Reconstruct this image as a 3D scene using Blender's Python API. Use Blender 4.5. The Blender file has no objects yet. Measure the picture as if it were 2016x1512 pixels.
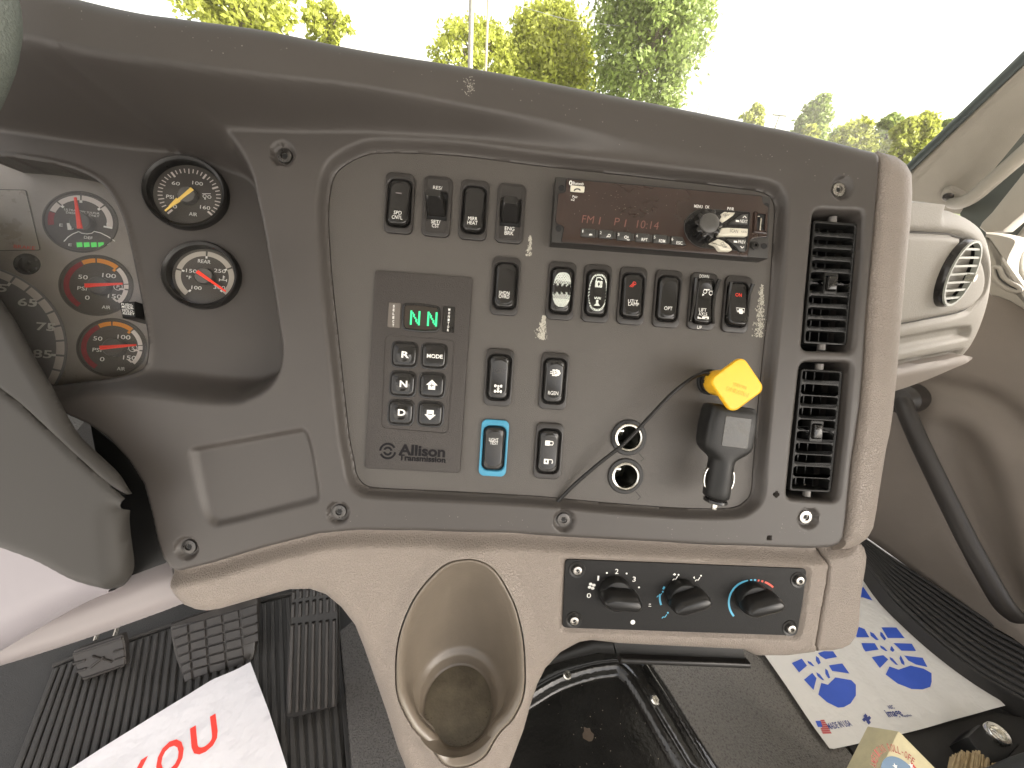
import bpy, math, random
import numpy as np
from mathutils import Matrix, Vector
random.seed(7); rng = np.random.default_rng(11)
S = bpy.context.scene
def nrm(v):
    v = np.asarray(v, float); return v / np.linalg.norm(v)

# ---------------------------------------------------------------- camera
FPX, CX, CY = 757.0, 1008.0, 756.0           # focal length and centre in pixels of the 2016 x 1512 photograph
TILT = math.radians(29.0)                    # the dash face leans back this much
DIST = 0.345
Xc = nrm((1, .066, .05)); Yc = np.array((-.068, 1, .045)); Yc = nrm(Yc - Yc.dot(Xc) * Xc); Fc = np.cross(Xc, Yc)
Xw = np.array((1., 0, 0)); Yw = -np.array((0, math.sin(TILT), math.cos(TILT))); Fw = np.cross(Xw, Yw)
C2W = np.column_stack([Xw, Yw, Fw]) @ np.column_stack([Xc, Yc, Fc]).T     # camera (right, down, forward) -> world
ORG = np.array((0., 0., 2.0))
CAM = ORG - Fw * DIST
def ray(px, py):
    return C2W @ np.array(((px - CX) / FPX, (py - CY) / FPX, 1.0))
cd = bpy.data.cameras.new('camera'); cam = bpy.data.objects.new('camera', cd); S.collection.objects.link(cam)
cd.sensor_width = 36; cd.lens = FPX / 2016 * 36; cd.clip_start = .01; cd.clip_end = 2000
m = Matrix.Identity(4)
for i in range(3):
    m[i][0] = C2W[i, 0]; m[i][1] = -C2W[i, 1]; m[i][2] = -C2W[i, 2]; m[i][3] = CAM[i]
cam.matrix_world = m
S.camera = cam

# ---------------------------------------------------------------- world, sun, exposure
SUN_EL, SUN_AZ = math.radians(38), math.radians(107)   # azimuth clockwise from +Y
w = bpy.data.worlds.new('World'); S.world = w; w.use_nodes = True
nt = w.node_tree; sky = nt.nodes.new('ShaderNodeTexSky'); sky.sky_type = 'NISHITA'; sky.sun_disc = False
sky.sun_elevation = SUN_EL; sky.sun_rotation = SUN_AZ; sky.air_density = 1.0; sky.dust_density = 4.0; sky.ozone_density = 1.0
bg = nt.nodes['Background']; bg.inputs[1].default_value = 0.15
# thin bright cloud over most of the sky: patches of grey-white over the blue
_tc = nt.nodes.new('ShaderNodeTexCoord'); _mp = nt.nodes.new('ShaderNodeMapping'); _mp.inputs['Scale'].default_value = (1, 1, 2.6)
_nz = nt.nodes.new('ShaderNodeTexNoise'); _nz.inputs['Scale'].default_value = 2.2; _nz.inputs['Detail'].default_value = 7; _nz.inputs['Roughness'].default_value = .55
_rg = nt.nodes.new('ShaderNodeMapRange'); _rg.inputs[1].default_value = .32; _rg.inputs[2].default_value = .58; _rg.inputs[3].default_value = .45; _rg.inputs[4].default_value = 1.0
_bw = nt.nodes.new('ShaderNodeRGBToBW'); _cl = nt.nodes.new('ShaderNodeVectorMath'); _cl.operation = 'SCALE'; _cl.inputs[0].default_value = (1.34, 1.24, 1.12)
_mx = nt.nodes.new('ShaderNodeMix'); _mx.data_type = 'RGBA'
for _a, _b in ((_tc.outputs['Generated'], _mp.inputs['Vector']), (_mp.outputs[0], _nz.inputs['Vector']), (_nz.outputs['Fac'], _rg.inputs[0]), (_rg.outputs[0], _mx.inputs[0]),
               (sky.outputs[0], _bw.inputs[0]), (_bw.outputs[0], _cl.inputs['Scale']), (sky.outputs[0], _mx.inputs[6]), (_cl.outputs[0], _mx.inputs[7]), (_mx.outputs[2], bg.inputs[0])):
    nt.links.new(_a, _b)
sl = bpy.data.lights.new('sun', 'SUN'); sl.energy = 3.2; sl.angle = math.radians(.6); sl.color = (1, .95, .86)
so = bpy.data.objects.new('sun', sl); S.collection.objects.link(so)
sd = Vector((math.sin(SUN_AZ) * math.cos(SUN_EL), math.cos(SUN_AZ) * math.cos(SUN_EL), math.sin(SUN_EL)))
so.rotation_euler = sd.to_track_quat('Z', 'Y').to_euler(); so.location = (3, -3, 8)
S.view_settings.view_transform = 'Standard'; S.view_settings.look = 'None'
S.view_settings.exposure = 2.22; S.view_settings.gamma = 1
S.cycles.max_bounces = 8; S.cycles.use_denoising = True; S.cycles.sample_clamp_indirect = 6

# ---------------------------------------------------------------- frames
class Frame:
    def __init__(s, o, x, y):
        s.o = np.asarray(o, float); s.x = nrm(x); y = np.asarray(y, float)
        s.y = nrm(y - y.dot(s.x) * s.x); s.z = np.cross(s.x, s.y); s.R = np.column_stack([s.x, s.y, s.z])
    def P(s, px, py, z=0.0):                 # a photographed point on this plane (or z above it), in plane coordinates
        d = ray(px, py); t = (s.o + s.z * z - CAM).dot(s.z) / d.dot(s.z)
        return s.R.T @ (CAM + d * t - s.o)
    def poly(s, pts, z=0.0): return np.array([s.P(a, b, z)[:2] for a, b in pts])
    def W(s, p): return s.o + s.R @ np.asarray(p, float)
    def L(s, p): return s.R.T @ (np.asarray(p, float) - s.o)
    def M(s):
        m = Matrix.Identity(4)
        for i in range(3):
            for j in range(3): m[i][j] = s.R[i, j]
            m[i][3] = s.o[i]
        return m
    def scale(s, px, py, z=0.0):             # metres per photo pixel there
        return np.linalg.norm(s.P(px + 2, py, z)[:2] - s.P(px - 2, py, z)[:2]) / 4
def zz(ox, oy, k, pts): return [(ox + a / k, oy + b / k) for a, b in pts]
DASH = Frame(ORG, Xw, -Yw)
WORLD = Frame((0, 0, 0), (1, 0, 0), (0, 1, 0))

# ---------------------------------------------------------------- materials
MATS = {}
def mat(name, col, rough=.5, bump=0, bscale=900, var=0, vscale=40, metal=0, coat=0, spec=.5, kind='noise', emit=0, aniso=None, var2=None, trans=0):
    if name in MATS: return MATS[name]
    m = bpy.data.materials.new(name); m.use_nodes = True; n = m.node_tree.nodes; l = m.node_tree.links
    b = n['Principled BSDF']; col = tuple(col) + (1,)
    b.inputs['Base Color'].default_value = col; b.inputs['Roughness'].default_value = rough
    b.inputs['Metallic'].default_value = metal; b.inputs['Coat Weight'].default_value = coat
    b.inputs['Specular IOR Level'].default_value = spec
    if trans: b.inputs['Transmission Weight'].default_value = trans
    if emit: b.inputs['Emission Color'].default_value = col; b.inputs['Emission Strength'].default_value = emit
    tc = n.new('ShaderNodeTexCoord')
    if bump:
        if kind == 'leather':
            t = n.new('ShaderNodeTexVoronoi'); t.feature = 'DISTANCE_TO_EDGE'; t.inputs['Scale'].default_value = bscale
            dn = n.new('ShaderNodeTexNoise'); dn.inputs['Scale'].default_value = bscale * .7
            mx = n.new('ShaderNodeMix'); mx.data_type = 'VECTOR'; mx.inputs[0].default_value = .01
            l.new(tc.outputs['Object'], dn.inputs['Vector'])
            ad = n.new('ShaderNodeVectorMath'); ad.operation = 'MULTIPLY_ADD'; l.new(dn.outputs['Color'], ad.inputs[0])
            ad.inputs[1].default_value = (1.6 / bscale,) * 3; l.new(tc.outputs['Object'], ad.inputs[2])
            l.new(ad.outputs[0], t.inputs['Vector']); mn = n.new('ShaderNodeMath'); mn.operation = 'MINIMUM'; mn.inputs[1].default_value = .16
            l.new(t.outputs['Distance'], mn.inputs[0]); hgt = mn.outputs[0]; dist = .0025
        else:
            t = n.new('ShaderNodeTexNoise'); t.inputs['Scale'].default_value = bscale; t.inputs['Detail'].default_value = 3
            l.new(tc.outputs['Object'], t.inputs['Vector']); hgt = t.outputs['Fac']; dist = .8 / bscale
        bp = n.new('ShaderNodeBump'); bp.inputs['Strength'].default_value = bump; bp.inputs['Distance'].default_value = dist
        l.new(hgt, bp.inputs['Height']); l.new(bp.outputs[0], b.inputs['Normal'])
    if var:
        v = n.new('ShaderNodeTexNoise'); v.inputs['Scale'].default_value = vscale; v.inputs['Detail'].default_value = 5; v.inputs['Roughness'].default_value = .65
        l.new(tc.outputs['Object'], v.inputs['Vector'])
        r = n.new('ShaderNodeMapRange'); r.inputs[1].default_value = .3; r.inputs[2].default_value = .7; r.inputs[3].default_value = 1 - var; r.inputs[4].default_value = 1 + var
        l.new(v.outputs['Fac'], r.inputs[0])
        vm = n.new('ShaderNodeVectorMath'); vm.operation = 'SCALE'; vm.inputs[0].default_value = col[:3]; l.new(r.outputs[0], vm.inputs['Scale'])
        l.new(vm.outputs[0], b.inputs['Base Color'])
        r2 = n.new('ShaderNodeMapRange'); r2.inputs[1].default_value = .3; r2.inputs[2].default_value = .7
        r2.inputs[3].default_value = max(.02, rough - .12 * min(1, var * 6)); r2.inputs[4].default_value = min(1, rough + .1 * min(1, var * 6))
        l.new(v.outputs['Fac'], r2.inputs[0]); l.new(r2.outputs[0], b.inputs['Roughness'])
    MATS[name] = m; return m
def glass_mat(name, gloss, tint=(1, 1, 1), rough=.02, dust=0):
    m = bpy.data.materials.new(name); m.use_nodes = True; n = m.node_tree.nodes; l = m.node_tree.links
    n.remove(n['Principled BSDF']); out = n['Material Output']
    t = n.new('ShaderNodeBsdfTransparent'); t.inputs[0].default_value = tint + (1,)
    g = n.new('ShaderNodeBsdfGlossy'); g.inputs['Roughness'].default_value = rough
    lw = n.new('ShaderNodeFresnel'); lw.inputs[0].default_value = 1.45
    mu = n.new('ShaderNodeMath'); mu.operation = 'MULTIPLY'; mu.inputs[1].default_value = gloss; l.new(lw.outputs[0], mu.inputs[0])
    mx = n.new('ShaderNodeMixShader'); l.new(mu.outputs[0], mx.inputs[0]); l.new(t.outputs[0], mx.inputs[1]); l.new(g.outputs[0], mx.inputs[2])
    res = mx.outputs[0]
    if dust:
        d = n.new('ShaderNodeBsdfDiffuse'); d.inputs[0].default_value = (.6, .57, .5, 1); m2 = n.new('ShaderNodeMixShader'); m2.inputs[0].default_value = dust
        l.new(res, m2.inputs[1]); l.new(d.outputs[0], m2.inputs[2]); res = m2.outputs[0]
    l.new(res, out.inputs['Surface']); MATS[name] = m; return m

# ---------------------------------------------------------------- objects
def setp(o, label=None, cat=None, group=None, kind=None):
    if label: o['label'] = label
    if cat: o['category'] = cat
    if group: o['group'] = group
    if kind: o['kind'] = kind
    return o
INV = {}
def thing(name, label, cat, fr, loc=(0, 0, 0), rot=0, group=None):
    o = bpy.data.objects.new(name, None); S.collection.objects.link(o); o.empty_display_size = .01
    m = fr.M() @ Matrix.Translation(Vector(loc)) @ Matrix.Rotation(rot, 4, 'Z')
    o.matrix_world = m; setp(o, label, cat, group)
    INV[o.name] = np.array((Matrix.Translation(Vector(loc)) @ Matrix.Rotation(rot, 4, 'Z')).inverted())
    return o
def part(par, name, g, mt, world=False, sharp=38, label=None, kind=None, root=None):
    """one mesh object; g in the coordinates of the parent's frame (world=False: already thing-local when par is None)"""
    V, F = g; V = np.asarray(V, float)
    top = root or par
    if top is not None and world is False:
        A = INV[top.name]; V = V @ A[:3, :3].T + A[:3, 3]
    me = bpy.data.meshes.new(name); me.from_pydata(V.tolist(), [], [list(map(int, f)) for f in F]); me.update()
    me.polygons.foreach_set('use_smooth', [True] * len(me.polygons))
    me.set_sharp_from_angle(angle=math.radians(sharp))
    if mt: me.materials.append(mt)
    o = bpy.data.objects.new(name, me); S.collection.objects.link(o)
    if par is not None: o.parent = par
    setp(o, label, None, None, kind); return o
def local(par, name, g, mt, **k): return part(par, name, g, mt, world=True, **k)
def solo(name, g, mt, fr, label=None, cat=None, group=None, kind=None, base=None, sharp=38):
    """a top-level single mesh, g in frame coordinates"""
    V = np.asarray(g[0], float); b = np.array(base if base is not None else V.mean(0))
    o = part(None, name, (V - b, g[1]), mt, world=True, sharp=sharp); o.matrix_world = fr.M() @ Matrix.Translation(Vector(b))
    return setp(o, label, cat, group, kind)
def copy_thing(o, label=None):
    c = o.copy(); S.collection.objects.link(c)
    for ch in list(o.children):
        d = ch.copy(); S.collection.objects.link(d); d.parent = c
        for g in list(ch.children):
            e = g.copy(); S.collection.objects.link(e); e.parent = d
    if label: c['label'] = label
    return c

# ---------------------------------------------------------------- geometry
def join(*gs):
    V = []; F = []; k = 0
    for v, f in gs:
        v = np.asarray(v, float).reshape(-1, 3)
        V.append(v); F += [[int(i) + k for i in q] for q in f]; k += len(v)
    return (np.vstack(V) if V else np.zeros((0, 3)), F)
def ccw(p):
    p = np.asarray(p, float); x, y = p[:, 0], p[:, 1]
    return p if (x * np.roll(y, -1) - y * np.roll(x, -1)).sum() > 0 else p[::-1]
def inset(p, d):
    a = np.roll(p, 1, 0); b = np.roll(p, -1, 0)
    e1 = p - a; e2 = b - p
    e1 /= np.linalg.norm(e1, axis=1)[:, None] + 1e-12; e2 /= np.linalg.norm(e2, axis=1)[:, None] + 1e-12
    n1 = np.column_stack([-e1[:, 1], e1[:, 0]]); n2 = np.column_stack([-e2[:, 1], e2[:, 0]])
    n = n1 + n2; k = np.maximum((n * n1).sum(1), .35)
    return p + n / k[:, None] * d
def rrect(w, h, r, n=5, c=(0, 0)):
    r = min(r, w / 2 - 1e-6, h / 2 - 1e-6); o = []
    for i, (sx, sy) in enumerate(((1, 1), (-1, 1), (-1, -1), (1, -1))):
        for k in range(n + 1):
            a = (i + k / n) * math.pi / 2
            o.append((c[0] + sx * (w / 2 - r) + r * math.cos(a), c[1] + sy * (h / 2 - r) + r * math.sin(a)))
    return np.array(o)
def circ(r, n=32, c=(0, 0), ry=None):
    a = np.arange(n) * 2 * math.pi / n
    return np.column_stack([c[0] + r * np.cos(a), c[1] + (ry or r) * np.sin(a)])
def spl(pts, n=6, closed=True):
    p = np.asarray(pts, float); N = len(p); o = []
    for i in range(N if closed else N - 1):
        if closed: a, b, c, d = p[i - 1], p[i], p[(i + 1) % N], p[(i + 2) % N]
        else: a, b, c, d = p[max(i - 1, 0)], p[i], p[i + 1], p[min(i + 2, N - 1)]
        for k in range(n):
            t = k / n; o.append(.5 * ((2 * b) + (c - a) * t + (2 * a - 5 * b + 4 * c - d) * t * t + (3 * b - a - 3 * c + d) * t ** 3))
    if not closed: o.append(p[-1])
    return np.array(o)
def fillet(pts, r, n=4):
    """polygon with rounded corners; r one number or one per corner"""
    p = np.asarray(pts, float); N = len(p); o = []
    for i in range(N):
        a, b, c = p[i - 1], p[i], p[(i + 1) % N]; ri = r[i] if hasattr(r, '__len__') else r
        u = nrm(a - b); v = nrm(c - b); k = min(ri, .45 * np.linalg.norm(a - b), .45 * np.linalg.norm(c - b))
        if ri <= 0: o.append(b); continue
        A = b + u * k; C = b + v * k
        for j in range(n + 1):
            t = j / n; o.append((1 - t) ** 2 * A + 2 * t * (1 - t) * b + t * t * C)
    return np.array(o)
def z3(p, z): return np.column_stack([p, np.full(len(p), z) if np.isscalar(z) else z])
def strip(a, b, n, closed=True):
    return [[a + i, a + (i + 1) % n, b + (i + 1) % n, b + i] for i in range(n if closed else n - 1)]
def prism(p, z0, z1, bev=0, seg=2, bottom=True, zf=None):
    p = ccw(p); n = len(p); rings = [z3(p, z0)]
    if bev <= 0: rings.append(z3(p, z1))
    else:
        for k in range(seg + 1):
            a = k / seg * math.pi / 2; rings.append(z3(inset(p, bev * (1 - math.cos(a))) if k else p, z1 - bev + bev * math.sin(a)))
    V = np.vstack(rings); F = []
    for k in range(len(rings) - 1): F += strip(k * n, (k + 1) * n, n)
    F.append([len(V) - n + i for i in range(n)])
    if bottom: F.append([n - 1 - i for i in range(n)])
    if zf is not None: V[:, 2] += zf(V[:, 0], V[:, 1])
    return V, F
def box(x0, x1, y0, y1, z0, z1, bev=0): return prism([(x0, y0), (x1, y0), (x1, y1), (x0, y1)], z0, z1, bev)
def ringplate(po, pi, z0, z1, bev=.0008):
    """a plate with one hole, both outlines with the same number of points"""
    po = ccw(po); pi = ccw(pi); n = len(po)
    R = [z3(po, z0), z3(po, z1 - bev), z3(inset(po, bev * .3), z1 - bev * .3), z3(inset(po, bev), z1), z3(inset(pi, -bev), z1), z3(pi, z1 - bev), z3(pi, z0)]
    V = np.vstack(R); F = []
    for k in range(len(R) - 1): F += strip(k * n, (k + 1) * n, n)
    return V, F
def lathe(prof, n=40, c=(0, 0), capend=False):
    V = []; F = []; a = np.arange(n) * 2 * math.pi / n
    for r, z in prof: V.append(np.column_stack([c[0] + r * np.cos(a), c[1] + r * np.sin(a), np.full(n, z)]))
    for k in range(len(prof) - 1): F += strip(k * n, (k + 1) * n, n)
    V = np.vstack(V)
    if capend: F.append([len(V) - n + i for i in range(n)])
    return V, F
def tube(path, r, n=10, caps=True, flat=None):
    P = np.asarray(path, float); N = len(P); r = np.full(N, r) if np.isscalar(r) else np.asarray(r, float)
    T = np.gradient(P, axis=0); T /= np.linalg.norm(T, axis=1)[:, None] + 1e-12
    u = np.cross(T[0], (0, 0, 1) if abs(T[0][2]) < .9 else (1, 0, 0)); u = nrm(u); V = []
    for i in range(N):
        u = u - u.dot(T[i]) * T[i]; u = nrm(u); v = np.cross(T[i], u)
        for k in range(n):
            a = 2 * math.pi * k / n; V.append(P[i] + r[i] * (math.cos(a) * u + math.sin(a) * v * (flat or 1)))
    F = []
    for i in range(N - 1): F += strip(i * n, (i + 1) * n, n)
    if caps: F.append(list(range(n - 1, -1, -1))); F.append([(N - 1) * n + k for k in range(n)])
    return np.array(V), F
def line(pts, w, z, closed=False):
    """flat printed line of width w"""
    p = np.asarray(pts, float)
    if closed: p = np.vstack([p, p[:1]])
    t = np.gradient(p, axis=0); t /= np.linalg.norm(t, axis=1)[:, None] + 1e-12; n = np.column_stack([-t[:, 1], t[:, 0]]) * w / 2
    V = np.vstack([z3(p - n, z), z3(p + n, z)]); N = len(p)
    return V, [[i, i + 1, N + i + 1, N + i] for i in range(N - 1)]
def arc(r0, r1, a0, a1, z, n=24, c=(0, 0)):
    """flat arc, degrees"""
    a = np.radians(np.linspace(a0, a1, n + 1)); e = np.column_stack([np.cos(a), np.sin(a)])
    V = np.vstack([z3(e * r0 + c, z), z3(e * r1 + c, z)])
    s = 1 if a1 > a0 else -1
    F = [[i, n + 1 + i, n + 2 + i, i + 1][::s] for i in range(n)]; return V, F
def flat(p, z): p = ccw(p); return z3(p, z), [list(range(len(p)))]
def move(g, d): return np.asarray(g[0]) + np.asarray(d), g[1]
def rotz(g, a, c=(0, 0)):
    V = np.array(g[0], float); x = V[:, 0] - c[0]; y = V[:, 1] - c[1]; k, s = math.cos(a), math.sin(a)
    V[:, 0] = c[0] + k * x - s * y; V[:, 1] = c[1] + s * x + k * y; return V, g[1]
_tc = {}
def text(s, w, h, c=(0, 0), z=0, rot=0, bold=.0, ext=0, shear=0):
    """lettering fitted to a box w by h (metres) centred on c"""
    key = (s, bold, ext > 0, shear)
    if key not in _tc:
        cu = bpy.data.curves.new('t', 'FONT'); cu.body = s; cu.size = 1; cu.offset = bold; cu.resolution_u = 3; cu.shear = shear
        cu.space_line = .85; cu.align_x = 'CENTER'
        if ext: cu.extrude = .05
        o = bpy.data.objects.new('t', cu); me = o.to_mesh()
        V = np.array([v.co[:] for v in me.vertices]); F = [list(p.vertices) for p in me.polygons]; o.to_mesh_clear()
        bpy.data.objects.remove(o); bpy.data.curves.remove(cu); _tc[key] = (V, F)
    V, F = _tc[key]; V = V.copy()
    mn, mx = V.min(0), V.max(0); d = mx - mn; V[:, 0] -= (mn[0] + mx[0]) / 2; V[:, 1] -= (mn[1] + mx[1]) / 2
    kx = w / d[0] if w else h / d[1]; ky = h / d[1] if h else kx
    V[:, 0] *= kx; V[:, 1] *= ky
    if ext: V[:, 2] = z + np.where(V[:, 2] > 0, ext, 0)
    else: V[:, 2] = z
    g = rotz((V, F), rot); return move(g, (c[0], c[1], 0))
def tpx(fr, z, s, px, py, wpx, hpx, rot=0, bold=.004, **k):
    q = fr.P(px, py, z); sc = fr.scale(px, py, z); return text(s, wpx * sc, hpx * sc, q[:2], z, math.radians(rot), bold, **k)

# ---------------------------------------------------------------- height fields
def sdf(poly, X, Y):
    """signed distance, inside positive, and the nearest outline point"""
    p = np.asarray(poly, float); x = X.ravel(); y = Y.ravel()
    best = np.full(x.shape, 1e18); nx = np.zeros_like(x); ny = np.zeros_like(x); ins = np.zeros(x.shape, bool)
    for i in range(len(p)):
        a = p[i - 1]; b = p[i]; ex, ey = b - a; L = ex * ex + ey * ey + 1e-18
        t = np.clip(((x - a[0]) * ex + (y - a[1]) * ey) / L, 0, 1); qx = a[0] + t * ex; qy = a[1] + t * ey
        d = (x - qx) ** 2 + (y - qy) ** 2; m = d < best
        best[m] = d[m]; nx[m] = qx[m]; ny[m] = qy[m]
        c = ((a[1] > y) != (b[1] > y)); c &= x < a[0] + (y - a[1]) * ex / (ey if abs(ey) > 1e-15 else 1e-15); ins ^= c
    d = np.sqrt(best); d[~ins] *= -1
    return d.reshape(X.shape), nx.reshape(X.shape), ny.reshape(X.shape)
def sdb(poly, X, Y, pad=.03):
    """signed distance only near the outline's box (very negative elsewhere)"""
    p = np.asarray(poly); m = (X > p[:, 0].min() - pad) & (X < p[:, 0].max() + pad) & (Y > p[:, 1].min() - pad) & (Y < p[:, 1].max() + pad)
    o = np.full(X.shape, -pad); d, _, _ = sdf(p, X[m], Y[m]); o[m] = np.maximum(d, -pad); return o
def sst(t): t = np.clip(t, 0, 1); return t * t * (3 - 2 * t)
def roll(d, R): d = np.clip(d, 0, R); return np.sqrt(np.maximum(R * R - (R - d) ** 2, 0)) - R
def hf(outer, zf, step, holes=(), skirt=None, hskirt=None):
    """height field trimmed exactly to its outlines"""
    outer = np.asarray(outer); x0, y0 = outer.min(0) - step; x1, y1 = outer.max(0) + step
    gx = np.arange(x0, x1 + step, step); gy = np.arange(y0, y1 + step, step); X, Y = np.meshgrid(gx, gy)
    d, NX, NY = sdf(outer, X, Y); which = np.zeros(X.shape, int)
    for k, h in enumerate(holes):
        m = (X > h[:, 0].min() - 4 * step) & (X < h[:, 0].max() + 4 * step) & (Y > h[:, 1].min() - 4 * step) & (Y < h[:, 1].max() + 4 * step)
        e, ax, ay = sdf(h, X[m], Y[m]); e = -e; dm = d[m]; c = e < dm
        t = NX[m]; t[c] = ax[c]; NX[m] = t; t = NY[m]; t[c] = ay[c]; NY[m] = t
        dm[c] = e[c]; d[m] = dm; t = which[m]; t[c] = k + 1; which[m] = t
    inside = d > 0
    ny_, nx_ = X.shape
    cell = inside[:-1, :-1] | inside[1:, :-1] | inside[:-1, 1:] | inside[1:, 1:]
    out = ~inside; X = np.where(out, NX, X); Y = np.where(out, NY, Y)
    idx = np.arange(ny_ * nx_).reshape(ny_, nx_)
    q = np.stack([idx[:-1, :-1][cell], idx[:-1, 1:][cell], idx[1:, 1:][cell], idx[1:, :-1][cell]], 1)
    used = np.unique(q); rm = np.full(ny_ * nx_, -1); rm[used] = np.arange(len(used)); q = rm[q]
    VX = X.ravel()[used]; VY = Y.ravel()[used]; VZ = zf(VX, VY); wh = which.ravel()[used]
    V = np.column_stack([VX, VY, VZ]); F = q.tolist()
    e = np.concatenate([q[:, [0, 1]], q[:, [1, 2]], q[:, [2, 3]], q[:, [3, 0]]])
    key = np.sort(e, 1); key = key[:, 0].astype(np.int64) * (len(V) + 1) + key[:, 1]
    u, inv, cnt = np.unique(key, return_inverse=True, return_counts=True); be = e[cnt[inv] == 1]
    extra = []
    if skirt is not None or hskirt is not None:
        bv = np.unique(be); mp = {int(v): len(V) + i for i, v in enumerate(bv)}
        off = np.array([(hskirt if (wh[v] > 0 and hskirt is not None) else (skirt if skirt is not None else (0, 0, 0))) if not callable(skirt) or wh[v] > 0 else skirt(*V[v]) for v in bv], float)
        V2 = V[bv] + off; V = np.vstack([V, V2]); F += [[int(b), int(a), mp[int(a)], mp[int(b)]] for a, b in be]
    return V, F

def silh(fr, px, z0, R, side=1):
    """outline of a rolled edge whose visible silhouette passes through the photographed points"""
    N = len(px); z0 = np.full(N, z0) if np.isscalar(z0) else np.asarray(z0, float); R = np.full(N, R) if np.isscalar(R) else np.asarray(R, float)
    ft = fr.L(CAM); p = np.array([fr.P(a, b, z)[:2] for (a, b), z in zip(px, z0 - .3 * R)])
    for _ in range(2):
        t = np.gradient(p, axis=0); t /= np.linalg.norm(t, axis=1)[:, None]; n = np.column_stack([-t[:, 1], t[:, 0]]) * side
        s = np.maximum(((p - ft[:2]) * n).sum(1) / (ft[2] - z0), 0); k = np.sqrt(1 + s * s)
        q = np.array([fr.P(a, b, z)[:2] for (a, b), z in zip(px, z0 - R + R * s / k)]); p = q + n * (R * (1 - 1 / k))[:, None]
    return p
# ---------------------------------------------------------------- palette
M_FASC = mat('dark_plastic', (.060, .053, .048), .47, .25, 2400, .06, 14)
M_PANEL = mat('switch_panel_plastic', (.078, .070, .062), .46, .7, 1500, .05, 12)
M_CLUST = mat('grained_dark_plastic', (.068, .060, .053), .5, 1.0, 1100, .05, 20)
M_TAN = mat('tan_grained_plastic', (.25, .213, .182), .5, .95, 430, .06, 10, kind='leather')
M_TANS = mat('tan_smooth_plastic', (.29, .245, .205), .34, .1, 1500, .06, 12)
M_TANL = mat('light_tan_plastic', (.265, .243, .208), .55, .7, 400, .04, 10, kind='leather')
M_GRAYTAN = mat('grey_door_plastic', (.20, .17, .143), .6, .3, 900, .08, 5)
M_BLACK = mat('black_plastic', (.014, .013, .012), .33, .15, 1800, .1, 60, spec=.35)
M_BLACKM = mat('black_satin_plastic', (.012, .0118, .0112), .42, .2, 1600, .1, 60, spec=.35)
M_GLOSS = mat('gloss_black_plastic', (.016, .015, .014), .16, .05, 900, .15, 90)
M_DARK = mat('deep_black', (.006, .006, .006), .7)
M_WHITE = mat('white_print', (.84, .83, .79), .5)
M_CREAM = mat('cream_rubber', (.62, .59, .49), .5, var=.06, vscale=300)
M_CHROME = mat('bright_metal', (.72, .70, .64), .25, metal=1, var=.08, vscale=200)
M_STEEL = mat('screw_steel', (.42, .40, .37), .3, metal=1, var=.15, vscale=400)
M_DSTEEL = mat('dark_screw_steel', (.10, .095, .09), .35, metal=.9, var=.2, vscale=400)
M_RED = mat('red_print', (.75, .05, .03), .5)
M_ORANGE = mat('orange_print', (.80, .30, .04), .5)
M_BLUE = mat('light_blue_print', (.10, .42, .62), .5)
M_YEL = mat('yellow_plastic', (.90, .50, .025), .36, .12, 900, .04, 60)
M_GREEN = mat('green_led', (.12, .8, .15), .4, emit=.06)
M_GRN2 = mat('green_display_digit', (.04, .75, .28), .4, emit=.13)
M_LENS = glass_mat('gauge_lens', .8, rough=.12)
M_PAPER = mat('white_paper', (.80, .80, .81), .6, .06, 60, .02, 8)

def pdist(pl, x, y):
    pl = np.asarray(pl); best = np.full(np.shape(x), 1e9)
    for a, b in zip(pl[:-1], pl[1:]):
        e = b - a; L = e @ e + 1e-18; t = np.clip(((x - a[0]) * e[0] + (y - a[1]) * e[1]) / L, 0, 1)
        best = np.minimum(best, np.hypot(x - a[0] - t * e[0], y - a[1] - t * e[1]))
    return best
D = DASH.P
ZF = .010
# ---------------------------------------------------------------- cluster plane (the gauges face straight back)
def D0x(t): return np.array([D(a, b, .01)[0] for a, b, _ in t])
_o = DASH.W(D(300, 480, -.026))
_n = np.array((.17, .10, 1.0))                      # in dash coordinates
_nw = DASH.R @ nrm(_n)
_cx = nrm(np.cross(DASH.R @ np.array((0, 1., 0)), _nw))
CLUS = Frame(_o, _cx, np.cross(_nw, _cx))
_co = DASH.L(_o)
def zcl(x, y): return _co[2] - (.17 * (x - _co[0]) + .10 * (y - _co[1]))

# ---------------------------------------------------------------- fascia outlines
lip = [(-300, 0, .075), (38, 72, .072), (173, 104, .068), (347, 130, .062), (520, 152, .055), (700, 172, .046), (922, 211, .032), (1136, 252, .020), (1300, 288, .0125), (1800, 380, .010)]
lipx = spl(np.array([D(a, b, c) for a, b, c in lip]), 8, False)
top = [(-300, -80, .06), (0, -38, .06), (208, 0, .058), (347, 24, .052), (521, 52, .045), (700, 92, .036), (922, 132, .022), (1097, 166, .010), (1335, 213, .000), (1500, 247, -.004), (1559, 259, -.004), (1729, 302, -.004)]
_tp = spl(np.array(top, float), 6, False); _z0 = np.maximum(.010, np.interp(D0x(_tp), lipx[:, 0], lipx[:, 2])); topx = np.column_stack([silh(DASH, _tp[:, :2], _z0, .0144), _z0])
sta = [(-300, 262, -.02), (0, 276, -.026), (243, 289, -.026), (340, 262, -.01), (400, 226, .0), (470, 214, .01), (560, 222, .01), (700, 250, .01), (922, 272, .01), (1136, 300, .01), (1300, 318, .01), (1800, 420, .01)]
stax = spl(np.array([D(a, b, c) for a, b, c in sta]), 8, False)
stax[:, 1] = np.minimum(stax[:, 1], np.interp(stax[:, 0], lipx[:, 0], lipx[:, 1]) - .012)
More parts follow.
